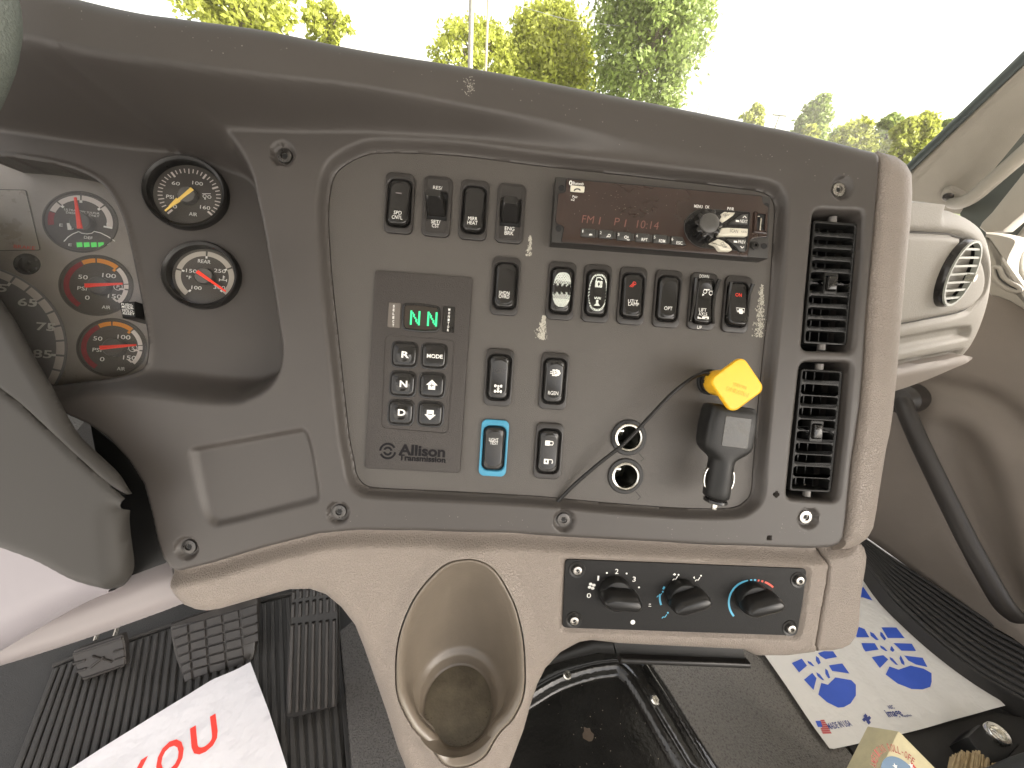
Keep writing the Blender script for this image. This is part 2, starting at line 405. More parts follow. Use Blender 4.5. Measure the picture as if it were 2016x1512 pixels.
cove_px = [(230, 176), (310, 196), (378, 222), (434, 248), (469, 288), (493, 333), (505, 382), (520, 450), (535, 540), (550, 640), (557, 690), (549, 735), (525, 768), (488, 788), (451, 796), (382, 793), (312, 784), (226, 777), (156, 783), (60, 800), (-500, 860)]
cove = spl(DASH.poly(cove_px, ZF), 5, False)
cove = np.vstack([cove, [(-1.2, cove[-1][1]), (-1.2, .6), (cove[0][0] - .03, .6)]])
rim_px = [(653, 305), (700, 279), (752, 271), (900, 277), (1057, 297), (1298, 324), (1480, 346), (1528, 357), (1547, 373), (1556, 402), (1552, 470), (1545, 580), (1534, 680), (1522, 799), (1512, 918), (1507, 978), (1489, 1006), (1450, 1023), (1346, 1023), (1203, 1013), (1060, 1000), (880, 990), (745, 984), (703, 975), (680, 948), (672, 910), (663, 864), (651, 760), (640, 660), (629, 560), (624, 500), (620, 420), (623, 370), (632, 332)]
rim = spl(DASH.poly(rim_px, ZF), 4)
rim = ccw(rim); hole = inset(rim, .0068)
tray_px = [(372, 905), (370, 888), (377, 880), (392, 876), (487, 859), (587, 841), (600, 843), (608, 852), (614, 868), (621, 899), (627, 935), (632, 972), (631, 984), (621, 993), (530, 1016), (434, 1039), (416, 1037), (404, 1027), (392, 1000), (382, 955)]
tray = spl(DASH.poly(tray_px, ZF), 3)
ventA = fillet(DASH.poly([(1603, 411), (1702, 415), (1699, 500), (1680, 694), (1579, 690), (1590, 560)], ZF), [.008, .007, 0, .008, .007, 0])
ventB = fillet(DASH.poly([(1577, 712), (1678, 713), (1666, 852), (1650, 989), (1549, 982), (1562, 850)], ZF), [.008, .007, 0, .008, .007, 0])
screws = [(556, 302, 0), (665, 1010, 0), (366, 1080, 0), (1111, 1026, 0), (1592, 1021, 1), (1658, 370, 1)]
scr = [D(a, b, ZF)[:2] for a, b, _ in screws]
pin = [D(a, b, ZF)[:2] for a, b in ((1528, 973), (1514, 1059))]
redge = [(1728, 303), (1735, 319), (1731, 379), (1720, 503), (1709, 630), (1702, 745), (1697, 800), (1679, 921), (1669, 1024), (1664, 1060)]
redge_d = np.vstack([topx[-1:, :2], DASH.poly(redge[1:], ZF)])
bot_px = [(1655, 1074), (1640, 1080), (1600, 1083), (1397, 1076), (1140, 1062), (1000, 1053), (800, 1048), (700, 1047), (625, 1054), (521, 1080), (417, 1111), (350, 1128), (332, 1122), (316, 1100), (305, 1065), (295, 1017), (278, 954), (250, 909), (208, 864), (170, 838), (120, 815), (0, 810), (-260, 830)]
bot_d = DASH.poly(bot_px, ZF)
outer = np.vstack([topx[:, :2], redge_d[1:], bot_d])
win_px = [(-420, 296), (-200, 296), (0, 308), (74, 317), (126, 327), (164, 340), (193, 356), (213, 375), (231, 404), (246, 441), (256, 479), (266, 525), (276, 575), (285, 621), (292, 668), (291, 700), (284, 722), (262, 737), (206, 748), (103, 760), (0, 772), (-420, 812)]
_w = spl(np.array([DASH.L(CLUS.W((*CLUS.P(a, b, 0)[:2], 0)))[:2] for a, b in win_px]), 3)
win = ccw(_w)
def _ghole(pc, rpx):
    c = CLUS.P(*pc, .004)[:2]; R = np.linalg.norm(CLUS.P(pc[0] - rpx, pc[1], .004)[:2] - CLUS.P(pc[0] + rpx, pc[1], .004)[:2]) / 2 * .90
    return ccw(np.array([DASH.L(CLUS.W((*p, 0)))[:2] for p in circ(R, 40, c)]))
gholes = [_ghole((366, 378.5), 87), _ghole((397, 541), 79.5)]
def fascia_z(x, y):
    dc = sdf(cove, x, y)[0]
    zb = ZF + (zcl(x, y) - ZF) * sst((dc + .002) / .024)
    zb -= .0096 * sst(sdb(rim, x, y, .012) / .0068)
    zb -= .0048 * sst(sdb(tray, x, y, .012) / .0065)
    for v in (ventA, ventB): zb += roll(-sdb(v, x, y, .012), .0035)
    dw_ = -sdb(win, x, y, .012); zb += .0016 * np.exp(-((dw_ - .0022) / .0013) ** 2)
    yl = np.interp(x, lipx[:, 0], lipx[:, 1]); zl = np.interp(x, lipx[:, 0], lipx[:, 2]) ; ys = np.interp(x, stax[:, 0], stax[:, 1])
    s = sst((y - ys) / (yl + .003 - ys))
    z = zb * (1 - s) + np.maximum(zl, ZF) * s
    yt = np.interp(x, topx[:, 0], topx[:, 1])
    for (c, s) in zip(scr, screws):
        r = np.hypot(x - c[0], y - c[1]); z -= .0045 * sst((.0100 - r) / .0016)
    for c in pin: z -= .006 * sst((.0021 - np.hypot(x - c[0], y - c[1])) / .0006)
    z += roll(yt - y, .016) * .9
    z += roll(pdist(np.vstack([redge_d, bot_d]), x, y), .0045)
    return z
FW = DASH.R.T @ np.array((0, 1., 0))
def fskirt(x, y, z):
    yt = np.interp(x, topx[:, 0], topx[:, 1])
    return FW * .34 if y > yt - .004 else (0, 0, -.02)
def pocket(c, r=.0022): return circ(r, 12, c)
fas = thing('dash_fascia', 'large dark brown-grey plastic dash fascia with hooded top, tray recess and round screw wells', 'dashboard', DASH, (0, 0, 0))
part(fas, 'fascia_shell', hf(outer, fascia_z, .0016, [hole, ventA, ventB, win] + gholes, fskirt, (0, 0, -.034)), M_FASC, sharp=60)
def torx_screw(par, x, y, z, r, mt, face=DASH, nm='screw'):
    g = lathe([(r, z - .004), (r, z + .0006), (r * .93, z + .0014), (r * .55, z + .0018), (r * .5, z + .0018), (r * .46, z + .0004), (.00001, z + .0002)], 24, (x, y))
    o = part(par, nm, g, mt)
    st = np.array([(x + rr * math.cos(a), y + rr * math.sin(a)) for k in range(12) for rr, a in [((r * .42, r * .26)[k % 2], k * math.pi / 6)]])
    part(o, 'drive_socket', flat(st, z + .0006), M_DARK, root=par); return o
for (c, s) in zip(scr, screws): torx_screw(fas, c[0], c[1], ZF - .0044, .0062, M_STEEL if s[2] else M_DSTEEL)

r_ = np.random.default_rng(12); gs = []; g2 = []
def chip(q, rr, k=5): a = np.arange(k) * 6.283 / k + r_.random(); p = q + np.column_stack([np.cos(a), np.sin(a)]) * rr * r_.uniform(.5, 1.2, (k, 1)); return z3(p, fascia_z(p[:, 0], p[:, 1]) + .0002), [list(range(k))]
for i in range(70):
    px = r_.uniform(60, 1700); py = np.interp(px, [0, 208, 700, 922, 1335, 1729], [0, 40, 130, 172, 260, 345]) + r_.normal(0, 16)
    gs.append(chip(D(px, py, float(np.interp(px, [0, 700, 1300], [.07, .045, .012])))[:2], r_.uniform(.0002, .0005)))
for i in range(90):
    gs.append(chip(D(924 + r_.normal(0, 5), 172 + r_.normal(0, 8), .031)[:2], r_.uniform(.0002, .0006)))
for i in range(60): gs.append(chip(D(r_.uniform(640, 1700), r_.uniform(1015, 1060), ZF)[:2], r_.uniform(.00015, .00035)))
part(fas, 'paint_chips', join(*gs), mat('pale_chips', (.34, .32, .28), .8), kind='stuff')
# the textured vertical end of the dash, right of the fascia
sil = [(1740, 301), (1766, 308), (1785, 322), (1796, 341), (1797, 379), (1793, 443), (1785, 522), (1778, 602), (1771, 681), (1766, 745), (1759, 810), (1753, 850), (1745, 886), (1734, 955), (1726, 1007), (1720, 1040), (1709, 1060), (1690, 1073), (1673, 1080), (1650, 1083)]
sild = silh(DASH, sil, .013, .0266)
left = redge_d[::-1] + np.array((.0008, 0))
sp = np.vstack([left, sild])
def side_z(x, y): return .013 + roll(pdist(sild, x, y), .028) * .95 + roll(pdist(left, x, y), .006)
endp = thing('dash_end_panel', 'tan leather-grained padded end of the dash right of the two long vents', 'dash panel', DASH, (*sp.mean(0), 0))
part(endp, 'padded_cover', hf(sp, side_z, .0016, skirt=(0, 0, -.16)), M_TAN, sharp=70)

# switch panel
pl = inset(rim, .0074)
pan = thing('switch_panel', 'flat brown-grey panel carrying the radio and rocker switches, with white scuff marks', 'switch panel', DASH, (*pl.mean(0), 0))
def hz(px, py): return D(px, py, 0)[:2]
sock = [hz(1237, 861), hz(1231, 937)]
part(pan, 'panel_face', hf(pl, lambda x, y: np.zeros_like(x), .004, [circ(.0160, 28, c) for c in sock], (0, 0, -.006), (0, 0, -.012)), M_PANEL, sharp=60)
def scuff(cx, cy, w, h, rot, n, seed):
    r = np.random.default_rng(seed); gs = []
    for i in range(n):
        t = r.random(); u = (t * 2 - 1); wd = w * (.35 + .65 * t); x = r.normal(0, .33) * wd; y = u * h / 2
        c, s_ = math.cos(rot), math.sin(rot); q = hz(cx + x * c - y * s_, cy + x * s_ + y * c)
        rr = r.uniform(.0002, .0009); k = r.integers(4, 7); a = np.sort(r.random(k) * 6.28)
        gs.append(flat(np.column_stack([q[0] + rr * np.cos(a) * r.uniform(.5, 1.3), q[1] + rr * np.sin(a) * 1.4]), .0002 + i * 2e-7))
    return join(*gs)
M_SCUFF = mat('adhesive_residue', (.42, .40, .34), .8, .6, 2500, .35, 900)
part(pan, 'scuff_mark', scuff(1043, 485, 9, 40, .1, 170, 3), M_SCUFF)
part(pan, 'scuff_mark', scuff(1068, 645, 16, 46, .12, 420, 4), M_SCUFF)
part(pan, 'scuff_mark', scuff(1497, 615, 16, 96, .06, 520, 5), M_SCUFF)
part(pan, 'scuff_mark', scuff(1500, 567, 8, 12, .1, 40, 6), M_SCUFF)

# ---------------------------------------------------------------- lower console
ZC = .002
con_top = DASH.poly([(334, 1112), (417, 1094), (521, 1064), (625, 1040), (700, 1032), (800, 1032), (1000, 1038), (1140, 1046), (1397, 1060), (1560, 1068), (1623, 1070)], ZC)
seam = DASH.poly([(1626, 1087), (1632, 1114), (1629, 1150), (1618, 1209), (1608, 1272)], ZC)
con_bot = silh(DASH, [(1604, 1283), (1552, 1290), (1490, 1290), (1466, 1278), (1300, 1270), (1220, 1266), (1165, 1260), (1140, 1264), (1103, 1284), (1073, 1316), (1058, 1346), (1043, 1391), (1031, 1436), (1020, 1465), (1005, 1505), (985, 1560), (960, 1640), (880, 1660), (820, 1560), (800, 1514), (783, 1472), (760, 1398), (739, 1338), (717, 1275), (699, 1230), (672, 1195), (642, 1170), (610, 1159), (570, 1160), (500, 1179), (430, 1199), (405, 1202), (385, 1199), (362, 1190), (347, 1175), (338, 1158), (334, 1135)], ZC, .0176)
con_botf = con_bot
con = np.vstack([con_top, seam, con_bot])
con = np.array([p for i, p in enumerate(con)])
egg_px = [(921, 1099), (894, 1103), (873, 1113), (855, 1129), (836, 1150), (819, 1174), (806, 1199), (795, 1227), (787, 1257), (783, 1287), (782, 1317), (783, 1347), (787, 1369), (795, 1389), (806, 1411), (819, 1431), (834, 1446), (850, 1462), (864, 1484), (880, 1499), (903, 1503), (930, 1497), (955, 1480), (970, 1455), (985, 1433), (1005, 1413), (1017, 1394), (1026, 1374), (1031, 1350), (1032, 1322), (1031, 1288), (1028, 1254), (1021, 1219), (1011, 1186), (998, 1159), (984, 1135), (971, 1119), (955, 1107), (938, 1101)]
egg = ccw(spl(DASH.poly(egg_px, ZC), 3))
hv = fillet(DASH.poly([(1111, 1100), (1594, 1119), (1586, 1187), (1574, 1257), (1105, 1241)], ZC), [.006, .006, 0, .006, .006])
hv = ccw(hv)
def con_z(x, y):
    d = pdist(con_botf, x, y); dt = pdist(con_top, x, y)
    z = ZC + roll(d, .0176)
    z += -.010 + .010 * sst((dt - .009) / .014) + .0012 * np.exp(-((dt - .022) / .006) ** 2)
    z += roll(pdist(seam, x, y), .003)
    z -= .0035 * sst(sdb(inset(hv, -.0025), x, y, .01) / .0025)
    z += .0035 * sst((sdb(inset(egg, -.016), x, y, .02)) / .016)
    return z
cns = thing('lower_console', 'tan grained lower dash console arching over the pedals and round the cup holder', 'console', DASH, (*egg.mean(0), 0))
part(cns, 'console_shell', hf(con, con_z, .0016, [inset(egg, -.0014)], (0, 0, -.07), (0, 0, -.02)), M_TAN, sharp=60)
cap_sil = silh(DASH, [(1612, 1281), (1640, 1280), (1659, 1276), (1674, 1269), (1686, 1251), (1691, 1233), (1694, 1180), (1700, 1140), (1704, 1115), (1706, 1096), (1701, 1078), (1690, 1068)], ZC, .014, -1)
cap_top = DASH.poly([(1660, 1066), (1625, 1070)], ZC)
cp = np.vstack([cap_sil, cap_top, seam + np.array((.0012, 0))])
def cap_z(x, y):
    z = ZC + roll(pdist(cap_sil, x, y), .014) + roll(pdist(seam + np.array((.0012, 0)), x, y), .003)
    return z - .010 + .010 * sst((pdist(cap_top, x, y) - .006) / .012)
ecap = thing('console_end_cap', 'tan grained cap closing the lower console at its right end, beside the heater controls', 'trim cap', DASH, (*cp.mean(0), 0))
part(ecap, 'cap_shell', hf(cp, cap_z, .0014, skirt=(0, 0, -.09)), M_TAN, sharp=60)

# ---------------------------------------------------------------- cup holder
cup = thing('cup_holder', 'smooth tan plastic cup holder well sunk into the console below the gear selector', 'cup holder', DASH, (*egg.mean(0), 0))
cz = lambda px, py, dep: DASH.L(CAM + ray(px, py) * dep)
cb = cz(903, 1386, .392); UPD = DASH.R.T @ np.array((0, 0, 1.))
AX = np.array((1., 0, 0)); AY = np.cross(UPD, AX)
def rimz(e): return z3(e, 0) + np.array([(0, 0, v) for v in (ZC + .0035 + 0 * e[:, 0])])
n = len(egg); ce = np.array([cb[0], egg[:, 1].mean() - .01])
E0 = rimz(egg); ctr = egg.mean(0) + np.array((0, -.035))
rings = []
e1 = inset(egg, .0022); e2 = inset(egg, .0055)
rings += [E0 - (0, 0, .012), E0 - (0, 0, .0004), rimz(inset(egg, .0007)) + (0, 0, .0003), rimz(e1) + (0, 0, -.0004), rimz(e2) + (0, 0, -.0045)]
# match every rim point to a direction on the round floor
w0 = egg - ctr; arclen = np.cumsum(np.r_[0, np.linalg.norm(np.diff(egg, axis=0), axis=1)]); 
th = np.arctan2(w0[:, 1], w0[:, 0]); th = np.unwrap(th)
def disc(r, h): return cb + UPD * h + r * (np.cos(th)[:, None] * AX + np.sin(th)[:, None] * AY)
base = rings[-1]; tgt = disc(.0455, .020)
for t in (.12, .3, .5, .7, .85, .95): rings.append(base * (1 - t) + tgt * t + (np.array((0, 0, -1.)) * .010 * math.sin(math.pi * t)))
rings += [tgt, disc(.0425, .0165), disc(.0400, .0150), disc(.0380, .0120), disc(.0362, .003), disc(.0345, .0006), disc(.0325, 0), disc(.02, -.0004), disc(.0001, -.0005)]
V = np.vstack(rings); F = []
for k in range(len(rings) - 1): F += strip(k * n, (k + 1) * n, n)
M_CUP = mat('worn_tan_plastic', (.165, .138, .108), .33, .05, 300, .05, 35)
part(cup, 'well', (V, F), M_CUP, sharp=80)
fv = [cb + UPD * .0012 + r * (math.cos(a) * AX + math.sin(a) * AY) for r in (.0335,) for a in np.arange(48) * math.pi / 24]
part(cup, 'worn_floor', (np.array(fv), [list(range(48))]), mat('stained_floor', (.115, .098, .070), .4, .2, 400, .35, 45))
M_DIRT = mat('dried_dirt', (.06, .045, .03), .8, .4, 900)
rr = np.random.default_rng(5); gs = []
for i in range(90):
    a = rr.uniform(-2.9, .2) if i < 60 else rr.uniform(0, 6.28); r0 = (.031 + rr.normal(0, .0015)) if i < 60 else rr.uniform(0, .03)
    q = cb + UPD * .0016 + r0 * (math.cos(a) * AX + math.sin(a) * AY); s_ = rr.uniform(.0002, .0009) if i < 60 else rr.uniform(.0001, .0004)
    k = 6; b = np.arange(k) * 1.047 + rr.random(); P_ = q + s_ * rr.uniform(.4, 1.2, (k, 1)) * (np.cos(b)[:, None] * AX + np.sin(b)[:, None] * AY * .6)
    gs.append((P_, [list(range(k))]))
part(cup, 'dirt_spots', join(*gs), M_DIRT, kind='stuff')
# ---------------------------------------------------------------- gauges
M_DIAL = mat('dial_face', (.085, .076, .066), .45, var=.1, vscale=80)
M_DIALC = mat('cluster_face', (.31, .28, .25), .34, .25, 2600, .12, 25)
M_BAND = mat('cream_scale', (.50, .46, .40), .5)
M_BANDW = mat('pale_scale', (.72, .66, .62), .5)
M_REDD = mat('dark_red_scale', (.26, .02, .03), .5, var=.2, vscale=200)
M_PTRR = mat('red_pointer', (.90, .055, .03), .4, emit=.02)
M_PTRY = mat('yellow_pointer', (.72, .50, .12), .45)
M_HUB = mat('pointer_hub', (.10, .095, .088), .3)
C = CLUS.P
def cdist(fr, a, b, z): return np.linalg.norm(fr.P(*a, z)[:2] - fr.P(*b, z)[:2])
def pointer(c, ang, L, tail, w, z):
    a = math.radians(ang); e = np.array((math.cos(a), math.sin(a))); n = np.array((-e[1], e[0]))
    p = [c - e * tail - n * w / 2, c + e * L - n * w * .22, c + e * L + n * w * .22, c - e * tail + n * w / 2]
    return prism(p, z, z + .0011, .0004, 1)
def ticks(c, r0, r1, angs, w, z):
    gs = []
    for a in angs:
        a = math.radians(a); e = np.array((math.cos(a), math.sin(a))); n = np.array((-e[1], e[0])) * w / 2
        gs.append(flat([c + e * r0 - n, c + e * r1 - n, c + e * r1 + n, c + e * r0 + n], z))
    return join(*gs)
def hub(par, root, c, r, z): return part(par, 'pointer_hub', lathe([(r, z), (r, z + .004), (r * .9, z + .0052), (.00001, z + .0055)], 28, c), M_HUB, root=root)

def round_gauge(name, label, pc, rpx, pivot, Rin):
    c = C(*pc, .004)[:2]; R = cdist(CLUS, (pc[0] - rpx, pc[1]), (pc[0] + rpx, pc[1]), .004) / 2 * .97
    th = thing(name, label, 'gauge', CLUS, (*c, 0), group='round gauges right of the instrument cluster'); ri = R * Rin
    part(th, 'bezel', lathe([(R, -.001), (R, .004), (R * .985, .0062), (R * .95, .0075), (ri + .0022, .0072), (ri + .0012, .0060), (ri + .0002, .0056), (ri - .0002, .0035), (ri - .0006, -.002), (ri - .001, -.004)], 64, c), M_BLACK)
    part(th, 'dial', lathe([(ri + .002, -.0020), (.00001, -.0020)], 48, c), M_DIAL)
    part(th, 'lens', lathe([(ri, .0030), (.00001, .0034)], 48, c), M_LENS)
    return th, c, ri
ZD = -.0018
th, c, ri = round_gauge('air_pressure_gauge', 'upper round gauge reading PSI and AIR with yellow pointer resting on zero', (366, 378.5), 87, 0, .87)
sub = lambda x, y: ZD
g = []
for k in range(33):
    a = 231 - 270 * k / 32; mj = k % 12 == 0 and k or k in (0, 20, 32); md = k in (4, 8, 16, 24, 28)
    g.append(ticks(c, ri * (.68 if mj else .70 if md else .73), ri * .86, [a], .0017 if mj else .0009, ZD))
part(th, 'scale', join(*g), M_BANDW)
gz = zz(270, 300, 4.727, [(360, 288), (563, 288), (305, 413), (352, 505), (633, 513), (521, 575)])
part(th, 'lettering', join(*[tpx(CLUS, ZD + .0001, s, *p, w, 8.2) for s, p, w in zip(('60', '100', 'PSI', '0', '160', 'AIR'), gz, (16, 21, 14.5, 8, 20, 16))]), M_WHITE)
q = [C(*p, ZD)[:2] for p in zz(270, 300, 4.727, [(605, 385), (685, 385), (628, 407), (672, 415), (632, 432)])]
part(th, 'axle_symbol', join(line([q[0], q[1]], .0006, ZD), line(circ(.0014, 12, q[2]), .0005, ZD, True), line(circ(.0014, 12, q[3]), .0005, ZD, True), flat(circ(.0008, 5, q[4]), ZD)), M_WHITE)
pv = C(368, 383.5, ZD + .004)[:2]
hub(th, th, pv, .0075, ZD)
part(th, 'pointer', join(pointer(pv, 231, ri * .80, .0075, .0032, ZD + .0052), pointer(pv, 231, ri * .62, -ri * .28, .0042, ZD + .0056)), M_PTRY)

th, c, ri = round_gauge('rear_axle_temperature_gauge', 'lower round gauge marked REAR in Fahrenheit with red pointer past 250', (397, 541), 79.5, 0, .865)
g = []
for a0, a1 in ((232, 171), (167, 93), (89, 30), (26, -40)): g.append(arc(ri * .72, ri * .885, a1, a0, ZD, 14, c))
part(th, 'scale', join(*g), M_BAND)
part(th, 'scale_ticks', join(ticks(c, ri * .64, ri * .72, [232, 169, 91, 28, -40], .0016, ZD)), M_WHITE)
gz = zz(270, 300, 4.727, [(625, 1015), (505, 1103), (770, 1103), (480, 1163), (553, 1260), (765, 1257)])
part(th, 'lettering', join(*[tpx(CLUS, ZD + .0001, s, *p, w, 8.2) for s, p, w in zip(('REAR', '150', '250', '\u00b0F', '100', '300'), gz, (25, 21, 23, 10, 20, 23))]), M_WHITE)
q = C(*zz(270, 300, 4.727, [(800, 1175)])[0], ZD)[:2]
part(th, 'axle_symbol', join(*[line(np.array(s) * .001 + q, .0006, ZD) for s in ([(0, 3), (0, -1.4)], [(-3, -1.4), (3, -1.4)], [(-3, -.2), (-3, -2.8)], [(3, -.2), (3, -2.8)], [(0, 2), (1.4, 2)], [(0, .8), (1.4, .8)])]), M_WHITE)
pv = C(401.5, 543.5, ZD + .004)[:2]
hub(th, th, pv, .0075, ZD)
part(th, 'pointer', pointer(pv, -33, ri * .86, .006, .0032, ZD + .0052), M_PTRR)

# instrument cluster
ZK = -.030
wl = ccw(np.array([C(a, b, 0)[:2] for a, b in win_px]))
clu = thing('instrument_cluster', 'grey-brown instrument cluster with fuel, two air pressure dials and the edge of the speedometer', 'instrument cluster', CLUS, (*C(150, 560, ZK)[:2], 0))
fp = np.array(wl); part(clu, 'cluster_plate', flat(inset(fp, -.02), ZK), M_DIALC)
part(clu, 'cover_glass', flat(inset(fp, -.0015), -.014), glass_mat('cluster_glass', 1.0, rough=.18, dust=.05))
def dial(name, label, pc, rpx):
    c = C(*pc, ZK)[:2]; R = cdist(CLUS, (pc[0] - rpx, pc[1]), (pc[0] + rpx, pc[1]), ZK) / 2 * .98
    o = part(clu, name, lathe([(R, ZK - .0001), (R, ZK + .0009), (R * .97, ZK + .0013), (R * .95, ZK + .0012), (R * .935, ZK + .0004), (.00001, ZK + .0004)], 56, c), M_DIAL, label=label); return o, c, R
def sp(o, n, g, m): return part(o, n, g, m, root=clu)
Z1 = ZK + .0006
z7 = lambda L: zz(0, 300, 6.72, L)
o, c, R = dial('fuel_dial', 'fuel dial with red pointer just left of upright', (160, 437), 76)
sp(o, 'scale_red', arc(R * .70, R * .86, 166, 196, Z1, 8, c), M_REDD)
sp(o, 'scale', join(*[arc(R * .70, R * .86, a, b, Z1, 8, c) for a, b in ((142, 164), (96, 139), (49, 93), (-6, 46))]), M_BANDW)
sp(o, 'scale_ticks', join(ticks(c, R * .62, R * .70, [141, 94.5, 47.5], .0022, Z1), ticks(c, R * .62, R * .86, [-6], .0016, Z1 + .0001)), M_WHITE)
sp(o, 'lettering', join(*[tpx(CLUS, Z1, s, *z7([p])[0], w / 6.72, h / 6.72) for s, p, w, h in (('ULTRA LOW SULFUR', (1085, 782), 470, 34), ('DIESEL FUEL ONLY', (1095, 820), 440, 34), ('E', (808, 962), 45, 46), ('F', (1430, 950), 42, 46), ('DEF', (1168, 1128), 115, 44), ('E', (928, 1222), 45, 42), ('F', (1440, 1208), 36, 42))]), M_WHITE)
L = [C(*p, Z1)[:2] for p in z7([(845, 1180), (900, 1120), (960, 1080), (1040, 1047), (1080, 1070), (1150, 1078), (1215, 1070), (1245, 1045), (1330, 1065), (1430, 1115), (1520, 1175)])]
pmp = [C(*p, Z1)[:2] for p in z7([(882, 935), (940, 935), (948, 1025), (895, 1025)])]
sp(o, 'white_marks', join(line(L, .0009, Z1), flat(pmp, Z1), line([C(*p, Z1)[:2] for p in z7([(945, 940), (972, 960), (978, 1005), (955, 1018)])], .0006, Z1)), M_WHITE)
sp(o, 'level_bars', join(*[flat([C(*p, Z1)[:2] for p in z7([(x - 38, 1192), (x + 38, 1188), (x + 45, 1250), (x - 30, 1256)])], Z1) for x in (1048, 1143, 1238, 1333)]), M_GREEN)
pv = C(*z7([(1075, 925)])[0], Z1 + .004)[:2]; sp(o, 'pointer_hub', lathe([(.0085, Z1), (.0085, Z1 + .005), (.0075, Z1 + .0062), (.00001, Z1 + .0065)], 28, pv), M_HUB)
sp(o, 'pointer', pointer(pv, 102, R * .76, .007, .0042, Z1 + .0062), M_PTRR)
z2 = lambda L: zz(0, 260, 2.908, L)
for nm, lb, pc, rp, off, sym in (('air_dial', 'upper of the two air dials, marked with a circled P', (191, 562), 75, (0, 0), 'P'), ('air_dial', 'lower of the two air dials, marked with a circled S', (222, 684), 71, (85, 352), 'S')):
    o, c, R = dial(nm, lb, pc, rp)
    sp(o, 'scale_red', arc(R * .72, R * .87, 124, 240, Z1, 24, c), M_REDD)
    sp(o, 'scale_orange', join(arc(R * .74, R * .88, 97, 122, Z1, 8, c), arc(R * .74, R * .88, 52, 94, Z1, 12, c), ticks(c, R * .66, R * .74, [52], .0024, Z1)), M_ORANGE)
    sp(o, 'scale', join(arc(R * .74, R * .87, 10, 49, Z1, 12, c), arc(R * .74, R * .87, -2, 8, Z1, 12, c), arc(R * .74, R * .87, -38, -5, Z1, 12, c), ticks(c, R * .62, R * .76, [-38, -4], .0016, Z1 + .0001)), M_BANDW)
    w_ = rp / 75
    sp(o, 'lettering', join(*[tpx(CLUS, Z1, s, *z2([(p[0] + off[0], p[1] + off[1])])[0], w * w_, h) for s, p, w, h in (('50', (475, 830), 19, 10), ('100', (625, 822), 27, 10), ('PSI', (470, 895), 18.5, 9), ('0', (500, 948), 9.5, 10), ('150', (657, 940), 27, 10), ('AIR', (608, 1003), 17, 8), (sym, (676, 885), 5.5, 7))]), M_WHITE)
    q = C(*z2([(676 + off[0], 885 + off[1])])[0], Z1)[:2]; sp(o, 'symbol_ring', join(line(circ(.0034, 20, q), .0005, Z1, True), line([q + (-.0055, -.002), q + (-.0042, -.0014)], .0006, Z1), line([q + (.0055, -.002), q + (.0042, -.0014)], .0006, Z1)), M_WHITE)
    pv = C(*z2([(565 + off[0], 880 + off[1])])[0], Z1 + .004)[:2]; sp(o, 'pointer_hub', lathe([(.0085, Z1), (.0085, Z1 + .005), (.0075, Z1 + .0062), (.00001, Z1 + .0065)], 28, pv), M_HUB)
    sp(o, 'pointer', pointer(pv, 10, R * .70, .009, .0040, Z1 + .0062), M_PTRR)
# speedometer: circle through three points of its right edge
pts = [C(*p, ZK)[:2] for p in z2([(0, 782), (330, 1030), (385, 1190)])]
(ax, ay), (bx, by), (cx_, cy_) = pts
d_ = 2 * (ax * (by - cy_) + bx * (cy_ - ay) + cx_ * (ay - by))
ux = ((ax * ax + ay * ay) * (by - cy_) + (bx * bx + by * by) * (cy_ - ay) + (cx_ * cx_ + cy_ * cy_) * (ay - by)) / d_
uy = ((ax * ax + ay * ay) * (cx_ - bx) + (bx * bx + by * by) * (ax - cx_) + (cx_ * cx_ + cy_ * cy_) * (bx - ax)) / d_
c = np.array((ux, uy)); R = np.linalg.norm(np.array(pts[0]) - c)
M_SPD = mat('speedometer_face', (.27, .26, .26), .35, .3, 1500, .1, 60)
o = part(clu, 'speedometer_dial', lathe([(R, ZK - .0001), (R, ZK + .0012), (R * .985, ZK + .0012), (R * .98, ZK + .0005), (.00001, ZK + .0005)], 96, c), M_SPD)
angp = lambda p: math.degrees(math.atan2(*(C(*z2([p])[0], ZK)[:2] - c)[::-1]))
a75 = angp((340, 1110)); a85 = angp((325, 1278)); st = a75 - a85
an = [a85 + st * k for k in range(-1, 6)]
allg = []
for k in range(-2, 24):
    a = a85 + st * k / 2; allg.append(arc(R * .895, R * .975, a + .7, a + st / 2 - .7, Z1, 5, c))
sp(o, 'scale', join(*allg), M_BANDW)
sp(o, 'scale_ticks', join(ticks(c, R * .85, R * .895, [a85 + st * k for k in range(-1, 10)], .0022, Z1)), M_WHITE)
sp(o, 'lettering', join(*[tpx(CLUS, Z1, s, *z2([p])[0], w, 20, 0, .02) for s, p, w in (('55', (-18, 890), 40), ('65', (157, 975), 38), ('75', (262, 1115), 38), ('85', (242, 1270), 38))]), M_WHITE)
# warning display window, BRAKE legend, trip stalk and reset button
dw = fillet([C(*p, ZK)[:2] for p in z7([(-1500, 470), (355, 500), (550, 1300), (-1500, 1330)])], .002)
sp_o = part(clu, 'warning_window', prism(ccw(dw), ZK, ZK + .0006, .0002, 1), mat('warning_window_face', (.34, .31, .27), .3, .2, 1800, .15, 18))
sp(sp_o, 'window_edge', line(inset(ccw(dw), .0003), .0005, ZK + .0008, True), M_DARK)
sp(sp_o, 'lettering', tpx(CLUS, ZK + .0009, 'BRAKE', *z7([(322, 1255)])[0], 42, 8.6, 1), mat('faded_red_print', (.75, .10, .09), .5))
kc = C(*z2([(158, 757)])[0], ZK)[:2]
part(clu, 'dimmer_button', lathe([(.0098, ZK + .0002), (.0098, ZK + .001), (.0088, ZK + .0014), (.008, ZK + .0002), (.005, ZK + .0024), (.00001, ZK + .0030)], 28, kc), M_GLOSS)
